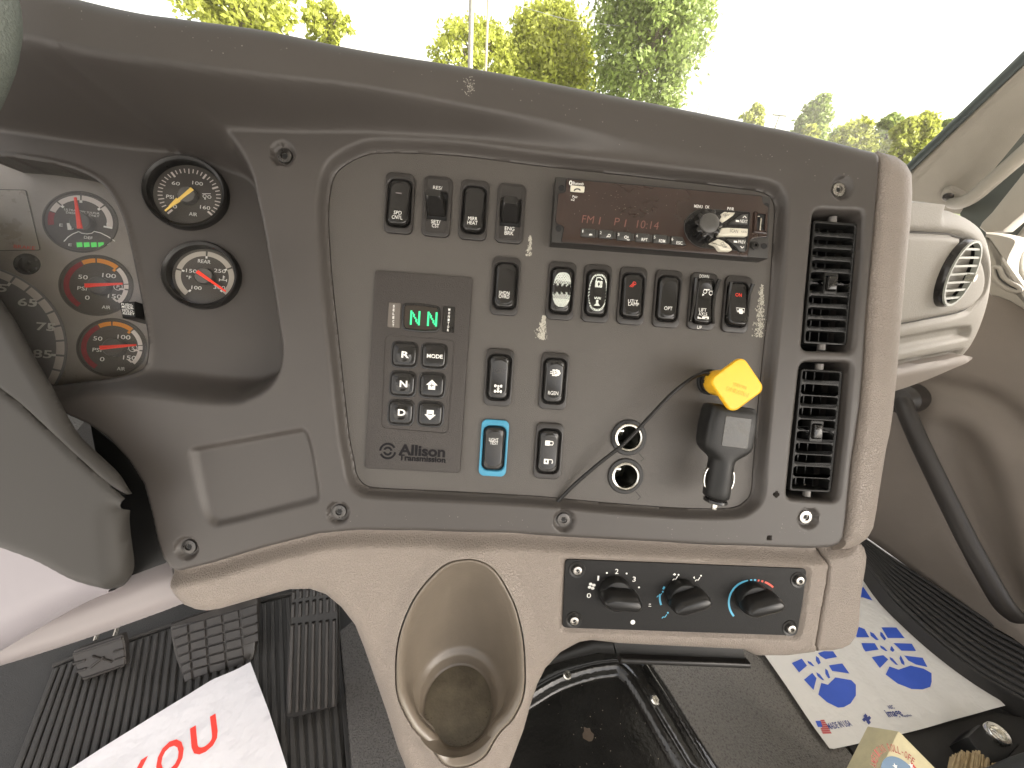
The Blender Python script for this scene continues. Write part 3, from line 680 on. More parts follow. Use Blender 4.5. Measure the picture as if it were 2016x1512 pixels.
bp = [C(*p, -.002)[:2] for p in z2([(680, 974), (770, 968), (775, 1060), (698, 1064)])]
ob = part(clu, 'reset_button', prism(ccw(np.array(bp)), ZK, -.002, .0012, 2), M_BLACKM)
sp(ob, 'lettering', join(*[tpx(CLUS, -.0018, s, *z2([p])[0], w, 5.2) for s, p, w in (('PUSH-', (727, 988), 23), ('MODE', (729, 1002), 22), ('HOLD-', (735, 1025), 23), ('RESET', (737, 1040), 23))] + [line([C(*p, -.0018)[:2] for p in z2([(697, 1014), (765, 1012)])], .0004, -.0018)]), M_WHITE)

# ---------------------------------------------------------------- rocker switches
M_SWB = mat('switch_bezel', (.028, .025, .023), .36, .2, 2200, .08, 80)
M_SWR = mat('switch_rocker', (.014, .013, .012), .2, .03, 1500, .04, 120, spec=.5)
M_SWBLUE = mat('blue_switch_bezel', (.052, .27, .42), .42, .1, 1800, .05, 90)
def surf(f, g, e=.00022): V = np.array(g[0]); V[:, 2] = f(V[:, 0], V[:, 1]) + e; return V, g[1]
def refine(g, n=1):
    V, F = g; V = list(map(tuple, V))
    for _ in range(n):
        E = {}; NF = []
        def mid(a, b):
            k = (min(a, b), max(a, b))
            if k not in E: E[k] = len(V); V.append(tuple((np.array(V[a]) + np.array(V[b])) / 2))
            return E[k]
        for f in F:
            for i in range(1, len(f) - 1):
                a, b, c = f[0], f[i], f[i + 1]; ab, bc, ca = mid(a, b), mid(b, c), mid(c, a)
                NF += [[a, ab, ca], [ab, b, bc], [ca, bc, c], [ab, bc, ca]]
        F = NF
    return np.array(V), F
GR = 'rocker switches on the switch panel'
SW = {}
def switch(px, py, label, tilt=-1, bez=None, lift=0.0, kind='rocker'):
    c = D(px, py, .003)[:2]; q = lambda x, y: D(x, y, .0065)[:2] - c
    th = thing('rocker_switch', label, 'switch', DASH, (*c, 0), group=GR)
    hw, hh = (.0205, .0405) if kind == 'rocker' else (.0172, .0235)
    n = 6
    ho = rrect(hw, hh, .0058 if kind == 'rocker' else .0012, n, (0, 0) if kind == 'rocker' else (0, .0005))
    local(th, 'bezel', ringplate(rrect(.0248, .0512, .0052, n), ho, 0, .0030, .0009), bez or M_SWB)
    local(th, 'well', join(prism(inset(ho, -.0002), -.006, .0001)), M_DARK)
    return th, q, hw, hh
def rocker(th, hw, hh, tilt, mtl=None, rise=.0030, label=None):
    o = ccw(rrect(hw - .0016, hh - .0014, .0062, 6)); ov = ccw(rrect(hw - .0048, hh - .0085, .0070, 6))
    def f(x, y):
        t = y / (hh / 2)
        z = .0052 + rise * .55 * tilt * t + rise * .55 * t * t
        z = z - .0012 * (x / (hw / 2)) ** 2
        d = sdf(o, x, y)[0]; z = z + roll(d, .0032) * 1.0
        return z + .00055 * sst((sdf(ov, x, y)[0] + .0004) / .0009)
    p = local(th, 'rocker', hf(o, f, .00075, skirt=(0, 0, -.005)), mtl or M_SWR, sharp=60)
    SW[th.name] = f; return f, p
def lab(th, par, f, items, m=None, name='lettering'):
    gs = [surf(f, refine(g, 1)) for g in items]; return local(par, name, join(*gs), m or M_WHITE)
def T(q, s, px, py, w, h, rot=0): k = .000437; return text(s, w * k, h * k, q(px, py), 0, math.radians(rot), .0)
def std(px, py, label, words, tilt=-1, bez=None, **k):
    th, q, hw, hh = switch(px, py, label, tilt, bez); f, r = rocker(th, hw, hh, tilt, **k)
    if words: lab(th, r, f, [T(q, *w) for w in words])
    return th, q, f, r
z3_ = lambda a, b: zz(700, 320, 5.04, [(a, b)])[0]
z4_ = lambda a, b: zz(1060, 330, 4.2, [(a, b)])[0]
z5_ = lambda a, b: zz(700, 510, 3.36, [(a, b)])[0]
th, q, f, r = std(785.7, 399.4, 'speed control rocker switch lettered SPD CNTL, first in the top row', [('SPD', *z3_(420, 500), 15, 7.4), ('CNTL', *z3_(415, 548), 20, 7.4)])
lab(th, r, f, [T(q, '\u2014', *z3_(425, 298), 12, 2.4)], mat('dim_lens', (.16, .14, .14), .4), 'indicator_lens')
std(932.7, 412.9, 'mirror heat rocker switch lettered MIRR HEAT', [('MIRR', *z3_(1163, 558), 18, 7.4), ('HEAT', *z3_(1160, 602), 20, 7.4)])
std(995, 563, 'scratched rocker switch lettered SHDN OVRD, alone above the axle switch', [('SHDN', *z3_(1475, 1293), 21, 7.2), ('OVRD', *z3_(1473, 1330), 21, 7.2)], tilt=-.6)
def levers(px, py, label, words, skew, topw, name_top=None):
    th, q, hw, hh = switch(px, py, label, kind='lever')
    cy = .0005; a, b = hw - .0012, hh - .0012
    # an upright paddle standing out of the well, its tip swung up
    base = [(-a / 2, cy - b / 2 + .001), (a / 2, cy - b / 2 + .001), (a / 2, cy + b * .30), (-a / 2, cy + b * .30)]
    tp = [(-a / 2 * .98 + skew, cy + b * .10), (a / 2 * .80 + skew, cy + b * .10), (a / 2 * .80 + skew, cy + b * .42), (-a / 2 * .98 + skew, cy + b * .42)]
    B = ccw(fillet(base, .002, 3)); Tq = ccw(fillet(tp, .0032, 3)); rs = []
    for t in (0, .15, .35, .6, .8, .92, .98, 1.0):
        s = 1 - .18 * max(0, t - .8) ** 2 * 25; m = B * (1 - t) + Tq * t; cc = m.mean(0); m = cc + (m - cc) * s
        rs.append(z3(m, -.002 + .0165 * (t ** 1.15)))
    V = np.vstack(rs); n = len(B); F = []
    for k in range(len(rs) - 1): F += strip(k * n, (k + 1) * n, n)
    F.append([len(V) - n + i for i in range(n)])
    local(th, 'lever', (V, F), M_SWR)
    w_ = .0178
    pt = local(th, 'label_plate', prism(rrect(w_, .0100, .0006, 2, (0, -.0176)), .0026, .0033, .0002, 1), M_SWB)
    local(pt, 'lettering', join(*[move(T(q, *w), (0, 0, .0036)) for w in words]), M_WHITE)
    pt = local(th, 'label_plate', prism(rrect(w_, .0085, .0006, 2, (0, .0185)), .0026, .0033, .0002, 1), M_SWB)
    if name_top: local(pt, 'lettering', move(T(q, *name_top), (0, 0, .0036)), M_WHITE)
levers(860, 406, 'lever switch lettered SET/CST with its paddle leaning up and left', [('SET/', *z3_(790, 575), 18, 6.8), ('CST', *z3_(788, 615), 14, 6.8)], -.0012, .8, ('RES/', *z3_(810, 235), 18, 6.8))
levers(1005, 419.6, 'lever switch lettered ENG BRK, last in the top row', [('ENG', *z3_(1530, 643), 19, 7.6), ('BRK', *z3_(1525, 688), 18, 7.6)], .0, .8)

def patch(fn, x0, x1, y0, y1, st=.00035):
    gs = []
    for x in np.arange(x0, x1, st):
        for y in np.arange(y0, y1, st):
            if fn(x, y): gs.append(([(x, y, 0), (x + st, y, 0), (x + st, y + st, 0), (x, y + st, 0)], [[0, 1, 2, 3]]))
    return join(*gs)
def nz(x, y, s): return math.sin(x * 2900 + s) * math.sin(y * 2300 + s * 2) + .7 * math.sin(x * 6100 + y * 4100 + s * 3) * math.sin(y * 7700 - x * 3000) + .5 * math.sin(x * 13000 + s) * math.sin(y * 11000)
def oval(x, y, w, h): return (abs(x) / (w / 2)) ** 2.6 + (abs(y) / (h / 2)) ** 2.6
M_WORN = mat('exposed_white_plastic', (.62, .66, .60), .45, .3, 900, .12, 500)
th, q, f, r = std(1105, 572.4, 'rocker switch with paint worn to large white patches top and bottom', [], tilt=.4)
lab(th, r, f, [patch(lambda x, y: oval(x, y, .0158, .0300) < 1 and abs(y - .0008) > .0036 + .0012 * nz(x * .5, 0, 2) and nz(x, y, 1.3) > (-.55 if abs(y) > .008 else .0), -.008, .008, -.015, .015)], M_WORN, 'worn_patch')
th, q, f, r = std(1175, 577.6, 'rocker switch with worn white rim, padlock and arrow symbols', [], tilt=.4)
lab(th, r, f, [patch(lambda x, y: .78 < oval(x, y, .0158, .0315) < 1.06 and nz(x, y, 4) > -.5 and (y > .003 or nz(x, y, 9) > .0 or y < -.009) , -.008, .008, -.016, .016),
    patch(lambda x, y: abs(x) < .0032 and .0045 < y < .0100 and not (abs(x) < .0008 and .006 < y < .0088) and nz(x, y, 2) > -.9, -.004, .004, .004, .0105),
    line([(-.0022, .010), (-.002, .0128), (.001, .0132), (.0032, .0115)], .0009, 0), patch(lambda x, y: abs(x) < .0009 and -.0105 < y < -.0065 or abs(x) < -.0085 - y < .003 - abs(x) * 0 and y > -.0115, -.003, .003, -.0118, -.006),
    patch(lambda x, y: abs(x) < .003 and abs(y + .0048) < .0009 and nz(x, y, 7) > -.2, -.003, .003, -.006, -.0035)], M_WORN, 'worn_patch')
th, q, f, r = std(1245, 582.4, 'utility lamp rocker switch lettered UTLY LAMP with red lamp symbol', [('UTLY', *z4_(783, 1105), 20, 7), ('LAMP', *z4_(787, 1130), 22, 7)], tilt=-1.0)
k_ = z4_(790, 965); o_ = q(*k_)
lab(th, r, f, [line([o_ + np.array(p) * .001 for p in s], .00045, 0) for s in ([(-1, 1.2), (0, 2.4), (1.6, 2.2), (2.2, .8), (1.6, -.2)], [(-1, 1.2), (1.6, -.2)], [(-1, .6), (-3.4, -2)], [(-.2, .2), (-2.2, -2.4)], [(.6, 0), (-.8, -2.4)])], M_RED, 'lamp_symbol')
std(1315, 588.3, 'smooth worn rocker switch lettered OPT', [('OPT', *z4_(1076, 1163), 17, 7.4)], tilt=.2)
# guarded lift axle switch
th, q, hw, hh = switch(1384, 593, 'tall guarded lift axle rocker switch lettered DOWN and UP on its ends')
f, r = rocker(th, .0190, .0420, -.2, rise=.006)
f0 = f
lab(th, r, f, [T(q, 'LIFT', *z4_(1358, 1177), 15.5, 7.4), T(q, 'AXLE', *z4_(1356, 1212), 18, 7.4), line([q(*z4_(1313, 1240)), q(*z4_(1402, 1245))], .0022, 0),
    line([q(*z4_(1370, 1008)), q(*z4_(1458, 1013))], .0009, 0), line(circ(.0016, 14, q(*z4_(1380, 1024))), .0005, 0, True), line(circ(.0018, 14, q(*z4_(1430, 1036))), .0005, 0, True), flat(circ(.0013, 3, q(*z4_(1365, 1050))), 0)])
for sx in (-1, 1):
    P_ = [(sx * (.0092 + .0016 * (abs(t) ** 2.2)), t * .0195, .0040 + .0035 * max(0, t) ** 1.5) for t in np.linspace(-1, 1, 15)]
    local(th, 'side_guard', tube(P_, np.linspace(.0014, .0019, 15), 8), M_SWR)
local(th, 'lettering', join(move(T(q, 'DOWN', *z4_(1388, 893), 20, 6.8), (0, 0, .0033)), move(T(q, 'UP', *z4_(1347, 1318), 9.5, 6.8), (0, 0, .0033))), M_WHITE)
th, q, f, r = std(1451.7, 599, 'rocker switch with red ON lamp and white fan symbol, last in the row', [], tilt=-1.5, rise=.0045)
lab(th, r, f, [T(q, 'ON', *z4_(1665, 1050), 13, 7)], M_PTRR, 'indicator_lens')
o_ = q(*z4_(1668, 1190))
lab(th, r, f, [line([o_ + np.array(p) * .001 for p in s], .0006, 0) for s in ([(-3, -1), (-3.8, 3), (3.8, 3), (3, -1)],)] + [flat(circ(.0011, 8, o_ + np.array((math.cos(a), math.sin(a))) * .0016), 0) for a in np.arange(6) * 1.047] + [flat(circ(.0010, 8, o_), 0)])
for sx in (-1, 1):
    P_ = [(sx * (.0092 + .0010 * (abs(t) ** 2.2)), .004 + t * .0145, .0038 + .003 * max(0, t) ** 1.5) for t in np.linspace(-1, 1, 13)]
    local(th, 'side_guard', tube(P_, np.linspace(.0009, .0017, 13), 8), M_SWR)
# lower block
th, q, f, r = std(982, 743, 'rocker switch with white axle lock symbol and faded LOCKED lens', [], tilt=.6)
o_ = q(*z5_(943, 858)); S5 = []
for x in (-2.6, 2.6):
    for y in (-2.4, 2.4): S5.append(flat(rrect(.0018, .0026, .0006, 2, o_ + np.array((x, y)) * .001), 0))
S5 += [line([o_ + np.array(p) * .001 for p in s], .0006, 0) for s in ([(-2.6, 2.4), (2.6, 2.4)], [(-2.6, -2.4), (2.6, -2.4)], [(0, 2.4), (0, -2.4)])] + [flat(circ(.0012, 10, o_ - (0, .0024)), 0), line(circ(.0010, 10, o_), .0005, 0, True), flat(circ(.0009, 10, o_ + (0, .0024)), 0)]
lab(th, r, f, S5, None, 'axle_symbol'); lab(th, r, f, [T(q, 'LOCKED', *z5_(950, 738), 28, 8)], mat('faded_print', (.045, .040, .038), .4))
th, q, f, r = std(1090.8, 750.5, 'exhaust regeneration rocker switch lettered RGEN with cloud symbol', [('RGEN', *z5_(1308, 887), 21, 7.6)], tilt=.6)
o_ = q(*z5_(1320, 752))
lab(th, r, f, [flat(circ(.0012, 8, o_ + np.array(p) * .001), 0) for p in ((1.2, 2), (3, 1.4), (3.8, -.2), (2.8, -1.6), (1, -2))] + [line([o_ + np.array(p) * .001 for p in s], .0007, 0) for s in ([(-4.4, .8), (-2.6, .8)], [(-4.4, -.8), (-2.6, -.8)], [(-2.0, 2.4), (-2.0, -2.4)], [(-.8, 2.2), (-.8, -2.2)], [(-2.6, 2.4), (0, 2.4)], [(-2.6, -2.6), (0, -2.6)], [(-.6, 0), (2.6, 0)])], None, 'cloud_symbol')
std(972.3, 882.6, 'light test rocker switch in a light blue bezel', [('LIGHT', *z5_(914, 1195), 19, 6.6), ('TEST', *z5_(916, 1217), 17, 6.6)], tilt=.5, bez=M_SWBLUE)
th, q, f, r = std(1080, 888.6, 'door lock rocker switch with two white padlock symbols', [], tilt=.5)
a_, b_ = q(*z5_(1270, 1217)), q(*z5_(1262, 1340)); mm = np.array
lab(th, r, f, [flat(rrect(.0042, .0046, .0004, 2, a_), 0), line([a_ + mm(p) * .001 for p in ((2, 1.6), (4.6, 1.6), (5.2, 0), (4.6, -1.6), (2, -1.6))], .0008, 0), flat(rrect(.0042, .0046, .0004, 2, b_), 0), line([b_ + mm(p) * .001 for p in ((2.4, 1.8), (5, 1.8), (5.8, .2), (5.2, -1.8))], .0008, 0)], None, 'padlock_symbol')
lab(th, r, lambda x, y: f(x, y) + .0001, [flat(rrect(.0014, .002, .0003, 2, b_), 0)], M_DARK, 'symbol_hole')
# ---------------------------------------------------------------- radio
ZR = .0132
zr = lambda L: zz(1060, 330, 4.2, L)
zd = lambda L: zz(1340, 380, 10.08, L)
zl_ = lambda L: zz(1090, 340, 6.72, L)
RP = lambda L, z=ZR: np.array([D(a, b, z)[:2] for a, b in L])
M_RFACE = mat('radio_face', (.030, .017, .013), .13, 0, 900, .12, 30, coat=.3)
M_RBODY = mat('radio_body', (.026, .024, .022), .4, .25, 2000, .08, 70)
M_KEY = mat('radio_key', (.038, .037, .034), .42, .1, 1500, .06, 90)
M_SEG = mat('display_segment', (.17, .065, .05), .5, emit=.008)
rb = RP(zr([(145, 72), (1922, 235), (1898, 752), (108, 618)]))
rad = thing('car_radio', 'black car radio with brown-black face, round control knob and six preset keys', 'radio', DASH, (*rb.mean(0), 0))
part(rad, 'body', prism(rb, 0, ZR, .0009), M_RBODY)
face = fillet(RP(zr([(228, 98), (1843, 238), (1850, 300), (1895, 330), (1897, 335), (1885, 575), (1790, 582), (1745, 600), (1727, 740), (190, 615), (212, 500), (195, 480), (150, 465), (143, 440), (165, 215), (215, 210), (228, 190)])), .0014, 3)
part(rad, 'faceplate', prism(face, ZR, ZR + .0009, .0004), M_RFACE)
part(rad, 'face_edge', line(inset(ccw(face), -.0003), .0007, ZR + .0002, True), M_DARK)
ZF2 = ZR + .0010
for p in zr([(190, 168), (165, 505), (1882, 316), (1865, 650)]):
    part(rad, 'screw_hole', lathe([(.0026, ZR + .0003), (.0022, ZR + .0004), (.0021, ZR + .0002), (.00001, ZR + .0002)], 18, D(*p, ZR)[:2]), M_DARK)
part(rad, 'display_lettering', join(*[tpx(DASH, ZF2, s, *zl_([p])[0], w / 6.72, h / 6.72, 0, -.012, shear=.1) for s, p, w, h in (('FM', (455, 618), 160, 96), ('1', (610, 635), 26, 96), ('P', (838, 648), 70, 96), ('1', (950, 668), 26, 96), ('10:14', (1245, 690), 290, 100))]), M_SEG)
part(rad, 'printed_lettering', join(*[tpx(DASH, ZF2, s, *zl_([p])[0], w / 6.72, h / 6.72) for s, p, w, h in (('Bluetooth', (325, 143), 145, 38), ('Pair', (285, 318), 70, 30), ('x2', (252, 355), 50, 30))] +
    [tpx(DASH, ZF2, s, *zd([p])[0], w / 10.08, h / 10.08) for s, p, w, h in (('MENU', (352, 265), 165, 60), ('OK', (530, 278), 85, 60), ('PWR', (992, 315), 130, 60))] + [line(circ(.0010, 12, D(*zl_([(226, 135)])[0], ZF2)[:2], .0017), .0007, ZF2, True)]), M_WHITE)
ph = part(rad, 'phone_key', prism(fillet(RP(zl_([(220, 180), (405, 198), (395, 275), (215, 260)])), .0008), ZF2, ZF2 + .0016, .0006), M_CREAM)
part(ph, 'phone_symbol', line(spl(RP(zl_([(272, 238), (285, 220), (315, 212), (345, 220), (352, 235)]), ZF2 + .002), 4, False), .0011, ZF2 + .0017), M_DARK, root=rad)
M_DUST = mat('dust_speck', (.6, .55, .45), .9)
g = []
r_ = np.random.default_rng(8)
for i in range(46):
    q = D(*zl_([(r_.uniform(200, 1650), r_.uniform(240, 560))])[0], ZF2)[:2]; g.append(flat(circ(r_.uniform(.00008, .00022), 5, q), ZF2))
part(rad, 'dust_specks', join(*g), M_DUST, kind='stuff')
ks = [(360, 745, 540, 870, '1', '\u25ba\u25c4'), (597, 765, 775, 890, '2', ''), (832, 790, 1012, 915, '3', ''), (1075, 808, 1255, 932, '4', 'RPT'), (1310, 825, 1487, 950, '5', 'RDM'), (1545, 850, 1735, 970, '6', 'ESC')]
for i, (x0, y0, x1, y1, a, b) in enumerate(ks):
    e = 20
    pp = [(x0, y0), (x1 - (45 if i == 5 else 0), y0 + 14), (x1, y1), (x0 - 8, y1 - 14)]
    k = part(rad, 'preset_key', prism(fillet(RP(zl_(pp)), .0005), ZF2 - .0004, ZF2 + .0018, .0006), M_KEY)
    gs = [tpx(DASH, ZF2 + .0019, a, *zl_([(x0 + 26, y0 + 28)])[0], 3.4 if a != '1' else 1.6, 5.4)]
    if b and i: gs.append(tpx(DASH, ZF2 + .0019, b, *zl_([(x1 - 52 - (18 if i == 5 else 0), y0 + 78)])[0], 12, 6))
    elif i == 0: gs += [line(RP(zl_([(490, 805), (490, 832)]), ZF2 + .002), .0006, ZF2 + .0019), flat(RP(zl_([(470, 806), (486, 820), (470, 834)]), ZF2 + .002), ZF2 + .0019), flat(RP(zl_([(510, 806), (494, 820), (510, 834)]), ZF2 + .002), ZF2 + .0019)]
    elif i == 1: gs += [line(circ(.0011, 12, RP(zl_([(735, 832)]), ZF2 + .002)[0]), .0005, ZF2 + .0019, True), line(RP(zl_([(722, 842), (698, 850)]), ZF2 + .002), .0006, ZF2 + .0019)]
    else: gs += [line(circ(.0011, 12, RP(zl_([(955, 852)]), ZF2 + .002)[0]), .0005, ZF2 + .0019, True), line(RP(zl_([(985, 840), (985, 868)]), ZF2 + .002), .0006, ZF2 + .0019), line(RP(zl_([(968, 885), (1000, 893), (1000, 880)]), ZF2 + .002), .0006, ZF2 + .0019)]
    part(k, 'lettering', join(*gs), M_WHITE, root=rad)
    if i < 5: part(rad, 'key_gap', prism(RP(zl_([(x1 + 6, y0 + 22), (x1 + 45, y0 + 26), (x1 + 40, y1 - 10), (x1 + 4, y1 - 14)])), ZF2 - .0002, ZF2 + .0006, .0002, 1), M_KEY)
# round well, knob and the keys that fan out to its right
well = RP(zd([(180, 420), (300, 345), (400, 318), (1365, 388), (1355, 500), (1290, 1175), (1050, 1150), (800, 1135), (350, 1090), (230, 1030), (120, 920), (55, 770), (50, 640), (85, 530)]))
part(rad, 'control_well', prism(fillet(well, .002, 3), ZF2 - .0002, ZF2 + .0003, .0002, 1), M_GLOSS)
part(rad, 'well_rim', line(inset(ccw(fillet(well, .002, 3)), .0002), .0005, ZF2 + .0006, True), M_KEY)
kb = D(*zd([(470, 690)])[0], ZF2)[:2]; kt = D(*zd([(565, 600)])[0], ZF2 + .0125)[:2]
kc = (kb + kt) / 2
def gear(r0, r1, n=10):
    o = []
    for k in range(n * 8):
        a = k / (n * 8) * 2 * math.pi; t = math.cos(a * n); o.append(((r0 + r1) / 2 + (r1 - r0) / 2 * np.clip(t * 2.2, -1, 1), a))
    return np.array([(r * math.cos(a), r * math.sin(a)) for r, a in o])
Rk = np.linalg.norm(D(*zd([(290, 600)])[0], ZF2 + .0125)[:2] - kt)
G1 = gear(Rk * .78, Rk * 1.0) + kt; G0 = gear(Rk * .86, Rk * 1.1) + kb
V = np.vstack([z3(G0, ZF2), z3(G0 * .08 + G1 * .92, ZF2 + .0118), z3(G1, ZF2 + .0124), z3(kt + (G1 - kt) * .93, ZF2 + .0127)]); n = len(G1); F = []
for k in range(3): F += strip(k * n, (k + 1) * n, n)
F.append([3 * n + i for i in range(n)])
kn = part(rad, 'control_knob', (V, F), M_GLOSS)
part(kn, 'knob_cap', lathe([(Rk * .70, ZF2 + .0124), (Rk * .68, ZF2 + .0138), (Rk * .55, ZF2 + .0146), (Rk * .25, ZF2 + .0150), (.00001, ZF2 + .0151)], 36, kt), mat('knob_cap', (.065, .062, .057), .4, .1, 1500), root=rad)
for nm, pg, t, tp, w, h, rot in (('source_key', [(870, 368), (1090, 385), (1050, 440), (880, 560), (810, 580), (740, 480)], 'SRC', (905, 432), 10.5, 7, 33), ('scan_key', [(820, 690), (945, 685), (1340, 705), (1330, 855), (950, 845), (750, 850), (745, 790), (790, 740)], 'SCAN', (1058, 752), 16, 6.5, -1), ('display_key', [(735, 905), (850, 945), (960, 1030), (1030, 1120), (1000, 1150), (790, 1140), (700, 1030), (590, 990)], 'DISP', (855, 1035), 12.5, 6.5, -46)):
    k = part(rad, nm, prism(fillet(RP(zd(pg), ZF2 + .004), .0008), ZF2, ZF2 + .0042, .0009), M_CREAM)
    gs = [tpx(DASH, ZF2 + .0043, t, *zd([tp])[0], w, h, rot)]
    if nm == 'scan_key': gs.append(tpx(DASH, ZF2 + .0043, 'A.SCN', *zd([(1255, 770)])[0], 11, 3.6, -1))
    part(k, 'lettering', join(*gs), mat('grey_print', (.12, .11, .09), .5), root=rad)
for nm, pg, t, tp, cv in (('next_key', [(1210, 425), (1345, 412), (1335, 620), (970, 615), (975, 590)], 'NEXT', (1255, 562), [(1235, 490), (1272, 455), (1305, 498)]), ('previous_key', [(950, 905), (1308, 900), (1285, 1168), (1170, 1155), (1090, 1060), (925, 930)], 'PREV', (1215, 972), [(1188, 1055), (1222, 1092), (1258, 1066)])):
    k = part(rad, nm, prism(fillet(RP(zd(pg), ZF2 + .0025), .0007), ZF2, ZF2 + .0026, .0006), M_KEY)
    part(k, 'lettering', join(tpx(DASH, ZF2 + .0027, t, *zd([tp])[0], 14.5, 5.8), line(RP(zd(cv), ZF2 + .0027), .0007, ZF2 + .0027), flat(RP(zd([(tp[0] - 160, tp[1] - 30), (tp[0] - 95, tp[1] - 22), (tp[0] - 90, tp[1] + 16), (tp[0] - 162, tp[1] + 10)]), ZF2 + .0027), ZF2 + .0027)), M_WHITE, root=rad)
up = RP(zd([(1450, 370), (1705, 392), (1680, 825), (1425, 795)]))
n4 = fillet(up, .0006, 3)
part(rad, 'usb_surround', ringplate(n4, inset(ccw(n4), .0022), ZF2 - .0002, ZF2 + .0012, .0004), M_RFACE)
us = part(rad, 'usb_socket', prism(inset(ccw(n4), .0022), ZF2 - .0005, ZF2 + .0001), M_DARK)
part(us, 'usb_tongue', join(prism(RP(zd([(1480, 470), (1545, 470), (1545, 492), (1480, 490)])), ZF2, ZF2 + .0008), prism(RP(zd([(1560, 510), (1585, 512), (1560, 775), (1535, 772)])), ZF2, ZF2 + .0008)), M_CHROME, root=rad, kind='stuff')
part(rad, 'aux_socket', lathe([(.0036, ZR), (.0036, ZR + .0012), (.0030, ZR + .0016), (.0022, ZR + .0014), (.0015, ZR + .0016), (.0013, ZR + .0002), (.00001, ZR + .0002)], 24, D(*zd([(1465, 1045)])[0], ZR)[:2]), M_BLACK)

# ---------------------------------------------------------------- gear selector keypad
za = lambda L: zz(700, 510, 3.36, L)
ZS = .0028
M_SEL = mat('selector_plate', (.043, .037, .033), .5, 1.0, 1300, .10, 300)
A = lambda L, z=ZS: np.array([D(a, b, z)[:2] for a, b in za(L)])
sel = thing('gear_selector_keypad', 'tall dark push-button gear selector plate with green NN display', 'keypad', DASH, (*A([(415, 740)])[0], 0))
part(sel, 'plate', prism(fillet(A([(128, 72), (770, 120), (772, 140), (690, 1418), (58, 1386)]), [.003, .003, 0, .003, .003]), 0, ZS, .0008), M_SEL)
scf = fillet(A([(312, 290), (430, 292), (562, 312), (566, 420), (552, 485), (430, 486), (310, 470), (305, 400)]), .004, 4)
part(sel, 'display_frame', ringplate(scf, inset(ccw(scf), .0022), ZS - .0005, ZS + .0014, .0006), M_GLOSS)
part(sel, 'display_window', flat(inset(ccw(scf), .0015), ZS + .0002), mat('display_window', (.035, .028, .022), .15, var=.2, vscale=60))
def dotN(cx, cy, w, h):
    gs = []; c0 = A([(cx, cy)])[0]; pat = ['1000001', '1100001', '1010001', '1010001', '1001001', '1000101', '1000101', '1000011', '1000001']
    for j, rw in enumerate(pat):
        for i, ch in enumerate(rw):
            if ch == '1': gs.append(flat(rrect(.00165, .00140, .0002, 1, c0 + np.array(((i - 3) / 6 * w, (4 - j) / 8 * h))), ZS + .0006))
    return join(*gs)
part(sel, 'display_digit', dotN(395, 390, .0070, .0110), M_GRN2); part(sel, 'display_digit', dotN(508, 398, .0070, .0110), M_GRN2)
tg = part(sel, 'select_tab', prism(fillet(A([(222, 286), (300, 292), (292, 458), (210, 450)]), .001), ZS - .0004, ZS + .0008, .0003, 1), mat('tan_tab', (.12, .105, .09), .3, .2, 1500))  # lighter tan than the monitor tab
part(tg, 'lettering', join(*[tpx(DASH, ZS + .0009, ch, *za([(253 - k * .8, 312 + k * 25)])[0], 3.4, 5.2, -2, .03) for k, ch in enumerate('SELECT')]), M_WHITE, root=sel)
tg = part(sel, 'monitor_tab', prism(fillet(A([(582, 312), (660, 318), (652, 488), (572, 482)]), .001), ZS - .0004, ZS + .0008, .0003, 1), M_GLOSS)
part(tg, 'lettering', join(*[tpx(DASH, ZS + .0009, ch, *za([(620 - k * 1.4, 335 + k * 22.5)])[0], 3.6, 5.0, -2, .03) for k, ch in enumerate('MONITOR')]), M_WHITE, root=sel)
bl = fillet(A([(195, 503), (655, 535), (612, 1155), (168, 1118)]), .005, 4)
part(sel, 'keypad_border', tube(np.vstack([z3(ccw(bl), ZS + .0001), z3(ccw(bl)[:1], ZS + .0001)]), .00045, 6, False), M_SEL)
